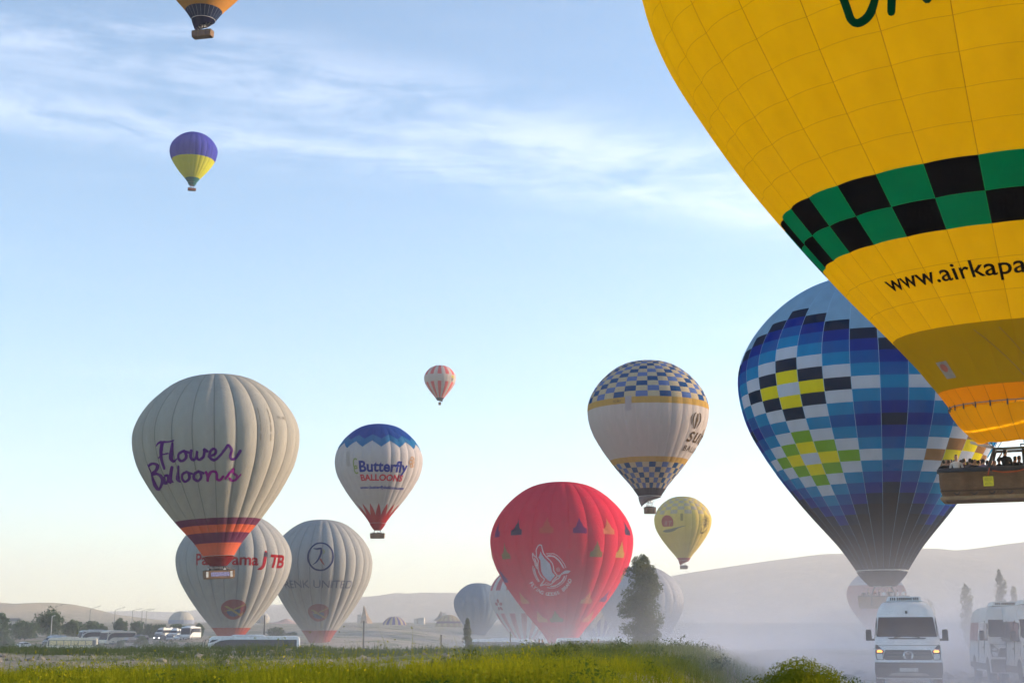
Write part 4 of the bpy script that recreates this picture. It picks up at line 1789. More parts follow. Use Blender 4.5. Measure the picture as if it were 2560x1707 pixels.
def yellow_small():
    R = 11.0
    root = balloon_root('hot_air_balloon', 'small pale yellow balloon with red disc emblem and red mouth, above the ridge', 1707, 1300, 71.8, R)
    E = Env(R, 24, kt=1.03, bulge=.09, phase=R_(4))
    Yc = fabric('cloth_primrose', (.90, .68, .18), .14, (.5, .36, .12), .02, rows=False)
    Pk = fabric('cloth_pale_primrose', (.64, .52, .36), .12)
    RD = fabric('cloth_brick_red', (.50, .12, .09), .12)
    s1, s2 = E.s_of(-1.30), E.s_of(.15)
    rows = [E.S[0], s1] + list(np.linspace(s1, s2, 13))[1:] + list(np.linspace(s2, E.smax - .08, 9))[1:] + [E.smax]

    def col(g, i):
        if i == 0:
            return RD
        return Pk if (i >= 13 and (g + i) % 2) else Yc
    build_envelope(root, E, rows, col, 'gore', 1, 6)
    decal(root, E, 'red_disc', poly2d([p for p in disc2d(2.7, 30)[0] if p[1] > -1.9]), -33, -.13, ink('sunset_red', (.55, .13, .10)), .05, .5)
    decal(root, E, 'lettering', text2d('RT', 2.6, 0, .35), -33, -.25, ink('blush', (.62, .36, .30)), .08, .5)
    wing = smooth_line([(-4.2, -1.0), (-2.6, -.5), (0, -.2), (2.6, .3), (6.2, 1.0), (3.0, -.1), (1.5, -1.0), (-1.0, -1.6), (-3.0, -1.5)], 4, True)
    decal(root, E, 'feather_print', poly2d(wing), -27, -.33, ink('sage', (.32, .32, .20)), .08, .5)
    bx = []
    for k in range(18):
        a = 2 * math.pi * k / 18
        bx.append(stroke2d([(2.2 * math.cos(a), 3.1 * math.sin(a)), (2.5 * math.cos(a + .1), 3.5 * math.sin(a + .1))], .22))
    for k in range(7):
        a = 2 * math.pi * k / 7
        bx.append(disc2d(.75, 10, .9 * math.cos(a), .9 + 1.3 * math.sin(a), .55))
    bx.append(stroke2d([(-1.6, -1.5), (-1.7, -3.0), (-.6, -3.6), (.8, -2.6), (1.6, -1.2)], .35, smooth=4))
    decal(root, E, 'round_emblem', join2d(*bx), 53, -.20, ink('bark', (.15, .11, .05)), .06, .5)
    decal(root, E, 'vent_panel', poly2d([(-.5, -1.2), (.5, -1.2), (.5, 1.5), (-.5, 1.5)]), -2, .02, ink('dull_gold', (.45, .35, .10)), .04, .5)
    skirt(root, E, RD, drop=.16, r1=.05, front_cut=.6, tilt=0, shift=(-.8, 0))
    b = small_basket(root, E, z_seen(root, 1422), 3.0, 1.4, 1.15, 0, detail=False)
    return root, b


YS = yellow_small()


def lime_blue():
    R = 11.0
    root = balloon_root('hot_air_balloon', 'small balloon, violet blue above and lime yellow below, high on the left', 484, 379, 59, R)
    E = Env(R, 24, bulge=.10, phase=R_(3))
    BL = fabric('cloth_ultramarine', (.06, .07, .46), .12)
    LM = fabric('cloth_lime', (.62, .62, .05), .12)
    TE = fabric('cloth_teal', (.03, .16, .17), .12)
    rows, band = rows_at(E, [-1.39, -1.21, -.42, None])
    build_envelope(root, E, rows, lambda g, i: (TE, LM, BL)[band[i]], 'gore', 2, 6)
    skirt(root, E, TE, drop=.10, r1=.12)
    b = small_basket(root, E, z_seen(root, 477), 3.7, 1.4, 1.1, R_(3), detail=False)
    MB().box((0, -.73, .55), (3.3, .03, .6)).build('banner', mat('banner_red', (.35, .08, .08), .8, var=.4, nscale=5), b)
    return root, b


LIME = lime_blue()


def orange_top():
    R = 13.0
    root = balloon_root('hot_air_balloon', 'orange balloon with navy mouth cut off by the upper edge of the photo', 518, -152, 157, R)
    E = Env(R, 24, bulge=.08, phase=R_(3))
    OR = fabric('cloth_tangerine', (.62, .28, .06), .12, (.3, .12, .03), .025, rows=False)
    NV = fabric('cloth_midnight', (.018, .035, .10), .2, (.3, .32, .38), .03, rows=False)
    rows, band = rows_at(E, [-1.39, -1.235, None])
    build_envelope(root, E, rows, lambda g, i: (NV, OR)[band[i]], 'gore', 2)
    skirt(root, E, fabric('cloth_midnight_scoop', (.008, .012, .05), .2), drop=.16, r1=.13, front_cut=.85, tilt=R_(15), gap=.004, ring_m=mat('white_cord', (.7, .7, .7), .6))
    b = small_basket(root, E, z_seen(root, 94), 4.3, 1.7, 1.25, R_(-27))
    for x in (-1.3, .0, 1.3):
        MB().box((x, -.86, .62), (1.0, .03, .8)).build('side_pocket', mat('pocket_brown', (.16, .09, .07), .8), b)
    return root, b


ORANGE = orange_top()


def far_balloon(label, px, py, rpx, R, n, colfn_factory, kb=1.0, kt=1.0, bulge=.1, mode='gore', basket=True, zs=None):
    root = balloon_root('hot_air_balloon', label, px, py, rpx, R)
    E = Env(R, n, kb=kb, kt=kt, bulge=bulge, phase=.07)
    rows, band = rows_at(E, zs or [-1.39, None])
    build_envelope(root, E, rows, lambda g, i: colfn_factory(g, band[i]), mode, 1 if rpx < 50 else 2, 6 if rpx > 50 else 4)
    if basket:
        small_basket(root, E, -1.39 * kb * R - 3.2, 4.4, 1.5, 1.15, .1, detail=False)
    return root, E


PALE = fabric('cloth_stone_grey', (.46, .47, .52), .12, (.25, .26, .32), .02, rows=False)
far_balloon('plain grey ribbed balloon half hidden behind the tall leafy poplar', 1604, 1500, 105, 13, 24, lambda g, b: PALE)
BGY = fabric('cloth_slate_blue', (.20, .28, .38), .12, (.14, .2, .28), .02, rows=False)
far_balloon('plain slate blue balloon behind the small dark cypress', 1196, 1507, 62, 13, 24, lambda g, b: BGY)
STW, STR = fabric('cloth_chalk', (.62, .58, .60), .12), fabric('cloth_rose_red', (.55, .10, .14), .12)


def candy():
    root, E = far_balloon('white balloon with red stripes and flower emblem, behind the red balloon', 1313, 1486, 90, 13, 30,
                          lambda g, b: STR if (g % 2 and b in (1, 3)) else STW, zs=[-1.39, -1.3, -.52, .10, .7, None])
    pet = [xf2d(disc2d(.8, 14), 1, .75, R_(a), 1.25 * math.cos(R_(a)), 1.5 * math.sin(R_(a))) for a in range(18, 378, 72)]
    decal(root, E, 'flower_emblem', join2d(*pet), -50, -.30, ink('petal_red', (.42, .05, .08)), .06, .5)


candy()
GRC, CRC = fabric('cloth_moss', (.24, .21, .16), .12), fabric('cloth_ivory', (.60, .57, .50), .12)
far_balloon('ivory and moss striped balloon showing only its edge behind the red balloon', 1459, 1436, 100, 13, 24, lambda g, b: GRC if (g % 4 == 1 or b == 0) else CRC, zs=[-1.39, -1.3, None])
VI = fabric('cloth_lilac', (.22, .17, .40), .12)
far_balloon('white and lilac striped balloon between the red balloon and the poplar', 1497, 1449, 90, 13, 28, lambda g, b: VI if (g % 2 and b in (1, 3)) else STW, kb=1.2, zs=[-1.39, -1.3, -.50, .0, .7, None])
YC, BC = fabric('cloth_straw', (.62, .50, .26), .12), fabric('cloth_indigo', (.10, .08, .34), .12)


def telco():
    root, E = far_balloon('distant straw and indigo striped balloon with white letters, low by the valley floor', 985.5, 1566, 31.5, 11, 24,
                          lambda g, b: (BC if b == 1 else (BC if g % 2 else YC)), mode='whole', zs=[-1.39, -.42, .12, None], bulge=.06)
    t = text2d('TELCONSI', 1.0, .04)
    wdt = max(x for x, y in t[0]) - min(x for x, y in t[0])
    decal(root, E, 'lettering', xf2d(t, 15 / wdt, 3.2), 3, -.22, ink('pure_white', (.8, .8, .8)), .1, .6)


telco()
OC, PC = fabric('cloth_apricot', (.52, .33, .20), .12), fabric('cloth_mauve', (.26, .15, .20), .12)
far_balloon('distant apricot balloon with mauve band behind the slate blue balloon', 1122, 1567, 34, 11, 26, lambda g, b: PC if b in (0, 2) else (OC if g % 2 else YC), mode='whole', zs=[-1.39, -.6, .25, .38, None], kt=1.1)
LB = fabric('cloth_powder_blue', (.36, .42, .56), .12)
far_balloon('half filled powder blue and cream balloon above the bushes on the left', 453, 1553, 32, 11, 24, lambda g, b: CRC if b == 1 else LB, mode='whole', zs=[-1.39, .12, None])
far_balloon('tiny speckled ivory balloon peeping out beside the lettered grey balloon', 655, 1545, 19, 8, 24, lambda g, b: CRC if (g + b) % 3 else PALE, mode='whole', zs=[-1.39, -.9, -.6, -.3, 0, .3, .55, None])
PK = fabric('cloth_salmon', (.52, .24, .22), .12)
far_balloon('salmon pink balloon lost in the dust behind the van', 2191, 1486, 73, 13, 24, lambda g, b: PK if b == 0 else STW, zs=[-1.39, .3, None])


# ================================================================== vehicles
PAINT = mat('white_paint', (.66, .68, .70), .3, var=.07, nscale=2.2, spec=.45, detail=8)
PAINT2 = mat('dusty_white_paint', (.60, .59, .57), .4, var=.08, nscale=1.2, spec=.4)
CREAMP = mat('cream_paint', (.66, .60, .48), .35, var=.05)
GLASS = mat('dark_glass', (.016, .020, .032), .12, var=.1, spec=.18)
GREYG = mat('grey_glass', (.05, .06, .07), .1, var=.1, spec=.6)
PLASTIC = mat('black_plastic', (.02, .02, .022), .6)
TYRE = mat('tyre_rubber', (.018, .018, .018), .85)
RIMM = mat('wheel_steel', (.35, .35, .36), .4, .6)
CHROME = mat('chrome', (.6, .6, .62), .15, .9, var=.02)
LENS = mat('lamp_lens', (.55, .56, .58), .1, var=.05, spec=.6)
AMBER = mat('amber_lamp', (.9, .35, .05), .3, emit=((1.0, .26, .03), 1.6))
LITW = mat('lit_headlamp', (.9, .9, .85), .3, emit=((1.0, .95, .85), 6.0))


class Shell:
    """A vehicle body: a profile (y, z) from the front bumper over the roof to the tail, swept across a width that changes with height."""

    def __init__(s, prof, wid, round_front=.10, nx=9):
        s.prof, s.wid, s.rf = prof, np.array(wid, float), round_front
        s.nx = nx

    def w(s, z):
        return float(np.interp(z, s.wid[:, 0], s.wid[:, 1]))

    def y_front(s, z):
        pr = s.prof[:s.nfront]
        zs = [p[1] for p in pr]
        return float(np.interp(z, zs, [p[0] for p in pr]))

    def F(s, x, z):
        return s.y_front(z) + s.rf * abs(x / s.w(z)) ** 3

    def body(s):
        m = MB()
        us = np.linspace(-1, 1, s.nx)
        us = np.sign(us) * np.abs(us) ** .8
        P = []
        top = max(p[1] for p in s.prof)
        for k, (y, z) in enumerate(s.prof):
            fr = s.rf if k < s.nfront else 0.0
            crown = .05 if k >= s.nfront - 1 and z > top - .35 else 0.0
            P.append([(u * s.w(z), y + fr * abs(u) ** 3, z + crown * (1 - u * u)) for u in us])
        m.grid(P)
        n = len(s.prof)
        left = [r[0] for r in P]
        right = [r[-1] for r in P]
        m.add(left, [tuple(range(n))])
        m.add(right, [tuple(range(n - 1, -1, -1))])
        m.add([P[0][0], P[0][-1], P[-1][-1], P[-1][0]], [(0, 1, 2, 3)])
        return m

    def front(s, rows, off=.012, nx=9):
        """rows: (z, x_left, x_right) from bottom to top -> a skin lying on the nose."""
        P = []
        for z, a, b in rows:
            P.append([(x, s.F(x, z) - off, z) for x in np.linspace(a, b, nx)])
        return MB().grid(P)

    def side(s, pts, sgn, off=.012):
        """A flat panel on a side; pts (y, z)."""
        v = [(sgn * (s.w(z) + off), y, z) for y, z in pts]
        inn = [(sgn * (s.w(z) - .02), y, z) for y, z in pts]
        n = len(v)
        f = [tuple(range(n)) if sgn < 0 else tuple(range(n - 1, -1, -1))]
        for k in range(n):
            j = (k + 1) % n
            f.append((k, j, j + n, k + n) if sgn > 0 else (j, k, k + n, j + n))
        return MB().add(v + inn, f)


def wheel(parent, x, y, r=.36, w=.24):
    side = 1 if x > 0 else -1
    M = Matrix.Rotation(math.pi / 2, 3, 'Y')
    prof = [(r * .62, -w / 2), (r * .93, -w / 2), (r, -w * .32), (r, w * .32), (r * .93, w / 2), (r * .62, w / 2)]
    t = MB().lathe(prof, 20, M).build('wheel', TYRE, parent, loc=(x, y, r), smooth=True)
    MB().lathe([(r * .62, -.02), (r * .55, .02), (r * .2, .05), (.02, .05)], 14, M @ Matrix.Scale(side, 3, (0, 0, 1)) if side < 0 else M).build('rim', RIMM, t, loc=(side * (w / 2 - .06), 0, 0), smooth=True)
    return t


def van(label, loc, heading, group, side_glass=None, paint=None, lit=True, rear_tint=None):
    """High-roofed passenger van; heading = direction its nose points, radians clockwise from the viewing direction."""
    root = thing('passenger_van', label, 'van', loc, -heading + math.pi, group)
    prof = [(.14, .30), (.03, .42), (.0, .60), (.02, .78), (.05, .86), (.08, 1.0), (.13, 1.17), (.24, 1.27), (.50, 1.42), (.80, 1.54), (1.10, 1.80), (1.52, 2.18), (1.66, 2.33), (1.86, 2.48), (2.15, 2.58), (2.7, 2.62), (4.5, 2.63), (6.3, 2.60), (6.68, 2.50), (6.82, 2.25), (6.86, 1.0), (6.84, .42), (6.7, .32)]
    S = Shell(prof, [(.3, .95), (.45, .985), (1.1, .99), (1.35, .975), (1.54, .955), (2.18, .875), (2.4, .83), (2.52, .76), (2.58, .70), (2.7, .64)], .16, 11)
    S.nfront = 14
    P = paint or PAINT
    S.body().build('body', P, root, smooth=True, angle=38)
    ws = S.front([(z, -(S.w(z) - .055), S.w(z) - .055) for z in np.linspace(1.55, 2.15, 6)], .010)
    ws.build('windscreen', GLASS, root, smooth=True)
    sl = S.front([(1.475, -.52, .52), (1.515, -.58, .58)], .012)
    wp = sl.build('wiper_cowl', PLASTIC, root, smooth=True)
    for sgn in (-1, 1):
        MB().tube([(sgn * .08 + .3 * sgn, S.F(.4, 1.52) - .03, 1.53), (sgn * .05, S.F(.1, 1.58) - .03, 1.57)], .012, 5).build('wiper', PLASTIC, wp)
    g = S.front([(.86, -.66, .66), (.92, -.74, .74), (1.05, -.70, .70), (1.16, -.66, .66)], .012, 11).build('grille', PLASTIC, root, smooth=True)
    for z in (.95, 1.06):
        S.front([(z, -.62, .62), (z + .018, -.62, .62)], .025, 11).build('grille_bar', mat('grille_grey', (.16, .16, .17), .4), g, smooth=True)
    for sgn in (-1, 1):
        a = [(.84, .70, .93), (.98, .74, .955), (1.12, .70, .96), (1.22, .80, .955), (1.31, .90, .945)]
        hl = S.front([(z, sgn * p, sgn * q) for z, p, q in a], .015, 6).build('headlight', PLASTIC, root, smooth=True)
        if sgn < 0:
            hl.data.flip_normals()
        ln = S.front([(z, sgn * p, sgn * q) for z, p, q in [(.88, .73, .90), (.97, .75, .92), (1.04, .75, .92)]], .022, 5).build('lens', LENS, hl, smooth=True)
        ind = S.front([(z, sgn * p, sgn * q) for z, p, q in [(1.085, .76, .90), (1.12, .75, .91), (1.15, .78, .89)]], .026, 5).build('indicator', AMBER if lit else LENS, hl, smooth=True)
        if sgn < 0:
            ln.data.flip_normals()
            ind.data.flip_normals()
        arm = MB().box((sgn * 1.02, 1.05, 1.46), (.18, .07, .06)).build('mirror_arm', PLASTIC, root)
        MB().box((sgn * 1.14, 1.03, 1.60), (.19, .14, .34), taper=.86).build('mirror', PLASTIC, root, bevel=.03)
        # side glass
        wins = [[(1.05, 1.50), (1.42, 2.02), (2.15, 2.06), (2.15, 1.45), (1.3, 1.42)], [(2.32, 1.42), (2.32, 2.08), (3.9, 2.08), (3.9, 1.42)], [(4.0, 1.42), (4.0, 2.08), (5.3, 2.08), (5.3, 1.42)], [(5.4, 1.42), (5.4, 2.08), (6.6, 2.08), (6.6, 1.42)]]
        for k, wpts in enumerate(wins):
            gl = GLASS
            if side_glass is not None and k >= 1:
                gl = side_glass[min(k - 1, len(side_glass) - 1)]
            S.side(wpts, sgn).build('side_window', gl, root)
        S.side([(.9, .40), (.9, .62), (6.6, .62), (6.6, .40)], sgn, .02).build('side_sill', PLASTIC, root)
        for y in (1.15, 5.35):
            arch = [(y + .50 * math.cos(t), .36 + .50 * math.sin(t)) for t in np.linspace(0, math.pi, 9)]
            S.side(arch[::-1], sgn, .008).build('wheel_arch', PLASTIC, root)
            wheel(root, sgn * .86, y, .36, .25)
    # front bumper: painted strip over dark, dirty plastic
    S.front([(.80, -.97, .97), (.86, -.96, .96)], .03, 11).build('bumper_strip', P, root, smooth=True)
    S.front([(.34, -.95, .95), (.46, -.985, .985), (.62, -.99, .99), (.79, -.985, .985)], .022, 11).build('bumper', mat('dirty_bumper', (.055, .045, .045), .8, var=.2), root, smooth=True)
    S.front([(.40, -.60, .60), (.47, -.52, .52), (.49, -.3, .3)], .035, 9).build('splash_guard', mat('dusty_lip', (.30, .28, .26), .8), root, smooth=True)
    S.front([(.52, -.27, .27), (.63, -.27, .27)], .036, 4).build('licence_plate', mat('plate_white', (.42, .42, .42), .5), root)
    # shut lines
    S.front([(1.285, -.90, .90), (1.297, -.90, .90)], .008, 11).build('bonnet_gap', PLASTIC, root, smooth=True)
    for sgn in (-1, 1):
        for y in (1.0, 2.23, 3.95):
            S.side([(y, .66), (y, 2.12), (y + .014, 2.12), (y + .014, .66)], sgn, .004).build('door_gap', PLASTIC, root)
        S.side([(2.05, 1.16), (2.05, 1.20), (2.20, 1.20), (2.20, 1.16)], sgn, .03).build('door_handle', PLASTIC, root)
    # round badge
    yb = S.F(0, 1.0) - .02
    bd = MB()
    bd.tube([(.135 * math.cos(2 * math.pi * k / 24), yb, .985 + .135 * math.sin(2 * math.pi * k / 24)) for k in range(25)], .016, 6, cap=False)
    bd.build('badge', CHROME, root)
    for pts in ([(-.065, .115), (0, .02), (.065, .115)], [(-.12, .055), (-.06, -.115), (0, -.01), (.06, -.115), (.12, .055)]):
        MB().tube([(a, yb - .008, .985 + b) for a, b in pts], .013, 5).build('badge_letter', CHROME, root)
    # roof unit
    rf = MB().box((0, 3.1, 2.73), (1.15, 1.5, .16), taper=.88).build('roof_unit', P, root, bevel=.03)
    for x in (-.42, -.36, -.30, -.21, -.15, -.09, -.03, .03, .09, .15, .21, .30, .36, .42):
        MB().box((x, 2.39, 2.73), (.032, .06, .09)).build('vent_slot', PLASTIC, rf)
    MB().box((.03, S.F(0, 2.3) - .02, 2.30), (.07, .05, .09)).build('camera_pod', PLASTIC, root)
    return root


def coach(label, loc, heading, group, paint=None, L=12.0, H=3.45, glass=None, lower=None, swoosh=True):
    root = thing('coach', label, 'coach', loc, -heading + math.pi, group)
    prof = [(.16, .30), (.03, .42), (.0, .8), (.02, 1.2), (.10, 1.7), (.30, 2.5), (.46, 2.95), (.62, 3.15), (.95, 3.27), (1.6, 3.30), (L - .6, 3.30), (L - .15, 3.2), (L - .03, 2.9), (L, 1.2), (L - .02, .45), (L - .2, .32)]
    prof = [(y, z * H / 3.45) for y, z in prof]
    k = H / 3.45
    S = Shell(prof, [(.3, 1.22), (.5, 1.265), (1.6 * k, 1.275), (2.6 * k, 1.25), (3.0 * k, 1.20), (3.2 * k, 1.12), (3.35 * k, .98)], .22, 9)
    S.nfront = 9
    P = paint or PAINT
    S.body().build('body', P, root, smooth=True, angle=38)
    gl = glass or GLASS
    S.front([(z * k, -(S.w(z * k) - .07), S.w(z * k) - .07) for z in np.linspace(1.25, 2.92, 7)], .012).build('windscreen', gl, root, smooth=True)
    for sgn in (-1, 1):
        if swoosh:
            a = [(.55, 1.15), (.75, 1.9), (1.3, 2.45), (2.0, 2.78), (3.2, 2.90), (L - .35, 2.90), (L - .35, 1.85), (3.0, 1.85), (2.1, 1.72), (1.4, 1.42), (1.0, 1.1)]
            S.side([(y, z * k) for y, z in a], sgn).build('window_band', gl, root)
            S.side([(y, z * k) for y, z in [(.5, 2.5), (.9, 2.85), (1.7, 2.93), (1.35, 2.72), (.95, 2.6)]], sgn, .014).build('quarter_light', GLASS, root)
        else:
            x = .9
            S.side([(y, z * k) for y, z in [(.5, 1.45), (.6, 2.75), (L - .25, 2.75), (L - .25, 1.45)]], sgn, .006).build('window_band', gl, root)
            while x + 1.6 < L:
                S.side([(y, z * k) for y, z in [(x, 1.55), (x, 2.66), (x + 1.5, 2.66), (x + 1.5, 1.55)]], sgn, .016).build('side_window', lower or gl, root)
                x += 1.62
        for y in (2.55, L - 3.3, L - 2.0):
            wheel(root, sgn * 1.08, y, .48, .28)
        S.side([(1.0, .36), (1.0, .55), (L - .3, .55), (L - .3, .36)], sgn, .02).build('side_sill', PLASTIC, root)
        mz = 2.65 * k
        MB().tube([(sgn * 1.05, .35, mz + .25), (sgn * 1.25, -.12, mz + .2), (sgn * 1.36, -.28, mz - .1)], .035, 6).build('mirror_arm', PLASTIC, root)
        MB().box((sgn * 1.37, -.28, mz - .38), (.2, .12, .5)).build('mirror', PLASTIC, root, bevel=.03)
        hl = S.front([(z, sgn * p, sgn * q) for z, p, q in [(.62, .75, 1.1), (.78, .72, 1.14), (.92, .85, 1.14)]], .015, 5).build('headlight', LENS, root, smooth=True)
        if sgn < 0:
            hl.data.flip_normals()
    S.front([(.36, -1.2, 1.2), (.5, -1.22, 1.22)], .02).build('bumper', PLASTIC, root, smooth=True)
    MB().box((0, L * .45, 3.44 * k), (1.7, L * .36, .16), taper=.86).build('roof_unit', P, root, bevel=.04)
    return root


def car(label, loc, heading, group, paint, H=1.48, L=4.3, lit=False):
    root = thing('car', label, 'car', loc, -heading + math.pi, group)
    prof = [(.10, .25), (.0, .42), (.03, .62), (.14, .76), (.55, .86), (1.05, .94), (1.45, 1.18), (1.85, H * .96), (2.3, H), (3.1, H * .985), (3.75, 1.28), (4.15, 1.0), (L, .85), (L, .45), (L - .12, .28)]
    S = Shell(prof, [(.25, .80), (.45, .86), (.85, .87), (.98, .84), (H * .93, .68), (H, .60)], .16, 9)
    S.nfront = 8
    S.body().build('body', paint, root, smooth=True, angle=38)
    S.front([(z, -(S.w(z) - .06), S.w(z) - .06) for z in np.linspace(.97, H * .93, 5)], .012).build('windscreen', GLASS, root, smooth=True)
    for sgn in (-1, 1):
        S.side([(1.45, .98), (1.9, H * .92), (2.5, H * .94), (2.5, .97)], sgn).build('side_window', GLASS, root)
        S.side([(2.6, .97), (2.6, H * .94), (3.15, H * .92), (3.65, .99)], sgn).build('side_window', GLASS, root)
        hl = S.front([(z, sgn * p, sgn * q) for z, p, q in [(.60, .50, .80), (.70, .50, .81)]], .014, 5).build('headlight', LITW if lit else LENS, root, smooth=True)
        if sgn < 0:
            hl.data.flip_normals()
        for y in (.85, 3.45):
            wheel(root, sgn * .74, y, .31, .2)
    S.front([(.34, -.62, .62), (.5, -.66, .66)], .014).build('grille', PLASTIC, root, smooth=True)
    return root


def ground_at(px, y):
    """Point on the land in the picture column px at distance y."""
    x = (px - 1280) / FPX * y / math.cos(PITCH) * 1.0
    # depth along the axis for something near eye level
    dep = y * math.cos(PITCH)
    x = (px - 1280) / FPX * dep
    return Vector((x, y, float(land(x, y))))


g_ = ground_at(2268, 43.9)
van('white van with lit amber lamps driving along the dusty track', (g_.x, 43.9, g_.z + .05), R_(194.5), 'white vans on the track')
MAROON = mat('maroon_curtain', (.16, .015, .03), .3, spec=.5)
HAZEG = mat('milky_glass', (.30, .32, .34), .15, spec=.6)
g_ = ground_at(2549, 50.5)
van('white van with maroon rear window parked beside the track', (g_.x, 50.5, g_.z + .03), R_(191.5), 'white vans on the track', [HAZEG, MAROON, MAROON], PAINT2, False)
g_ = ground_at(2640, 46.5)
van('white van mostly outside the frame on the far right', (g_.x, 46.5, g_.z + .03), R_(190), 'white vans on the track', None, PAINT2, False)


def park(kind, px, py_base, d, heading_deg, label, group, **kw):
    """Parks a vehicle so that its wheels stand at picture row py_base."""
    p = at(px, py_base, d * math.cos(PITCH) + (1590 - py_base) / FPX * d * math.sin(PITCH))
    z = float(land(p.x, p.y))
    return kind(label, (p.x, p.y, z if kw.pop('snap', True) else p.z), R_(heading_deg), group, **kw)


CG = 'coaches parked below the mound'
# the long coach on the left: its nose points left
p_ = ground_at(503, 187)
coach('long white coach with a dark window band below the lettered grey balloon', (p_.x + .6, 187, p_.z + .6), R_(-96), CG, PAINT)
p_ = ground_at(478, 196)
van('white van tucked in behind the nose of the long coach', (p_.x, 196, p_.z), R_(-100), 'vans in the field', None, PAINT2, False)
p_ = ground_at(1342, 238)
coach('white coach with only its roof showing left of the red balloon foot', (p_.x, 238, p_.z + .35), R_(96), CG, PAINT)
p_ = ground_at(1583, 226)
coach('white coach behind the crest between the red balloon and the poplar', (p_.x, 226, p_.z + .45), R_(84), CG, PAINT)
# vehicles in the lot on the left
SUNG = mat('painted_sunlit_glass', (.70, .56, .26), .3, spec=.5)  # sunlit yellow of the bus windows, put into the glass colour
LG = 'vehicles in the lot on the left'
p_ = ground_at(116, 338)
coach('old cream bus with windows coloured sunlit yellow beside the bushes', (p_.x, 338, p_.z), R_(-101), LG, CREAMP, L=11.5, H=3.3, swoosh=False, glass=mat('bus_frame', (.10, .10, .10), .5), lower=SUNG)
p_ = ground_at(256, 352)
coach('white coach facing the camera behind the cream bus', (p_.x, 352, p_.z + .6), R_(205), LG, CREAMP, L=11)
p_ = ground_at(195, 356)
coach('pale coach with dark windows left of the cream coach', (p_.x, 356, p_.z + .3), R_(230), LG, PAINT2, L=10)
p_ = ground_at(112, 352)
van('pale blue grey van behind the old cream bus', (p_.x, 352, p_.z + .2), R_(205), LG, None, mat('blue_grey_paint', (.42, .48, .52), .35), False)
p_ = ground_at(42, 340)
car('white hatchback by the bushes at the far left', (p_.x, 340, p_.z + .8), R_(200), LG, PAINT)
p_ = ground_at(322, 300)
car('dark blue car in front of the white kerb', (p_.x - 1.2, 300, p_.z + .5), R_(-78), LG, mat('dark_blue_paint', (.05, .08, .11), .3), 1.5)
p_ = ground_at(300, 346)
van('grey van with dark rear beside the dark blue car', (p_.x, 346, p_.z + .4), R_(215), LG, None, mat('grey_paint', (.36, .34, .33), .4), False)
p_ = ground_at(334, 352)
van('dark van standing under the trees of the lot', (p_.x, 352, p_.z + .4), R_(190), LG, None, mat('dark_grey_paint', (.16, .18, .19), .4), False)
lot = [(393, 392, 'van', 'white van at the left end of the parking lot', PAINT2, 195), (412, 396, 'van', 'white van second from the left end of the parking lot', PAINT2, 190),
       (391, 372, 'carlit', 'dark car with shining headlamps at the front of the lot', mat('charcoal_paint', (.06, .06, .07), .3), 190),
       (417, 376, 'car', 'silver car beside the car with shining headlamps', mat('silver_paint', (.40, .42, .43), .3, .3), 185), (431, 388, 'van', 'pale van in the middle of the parking lot', PAINT, 180),
       (440, 374, 'car', 'white car at the front of the lot next to the coach', PAINT, 200), (424, 366, 'car', 'grey car alone in the front row of the lot', mat('mid_grey_paint', (.25, .26, .27), .35), 170)]
for px, d, kind, lab, pt, hd in lot:
    p_ = ground_at(px, d)
    if kind == 'van':
        van(lab, (p_.x, d, p_.z), R_(hd), LG, None, pt, False)
    else:
        car(lab, (p_.x, d, p_.z), R_(hd), LG, pt, lit=kind == 'carlit')
p_ = ground_at(462, 368)
coach('white coach facing the camera at the right end of the lot', (p_.x, 368, p_.z + .5), R_(184), LG, PAINT, L=10, H=3.3)

# ================================================================== people
SKIN = mat('skin', (.42, .25, .17), .6)
HAIR = mat('dark_hair', (.015, .012, .010), .6)


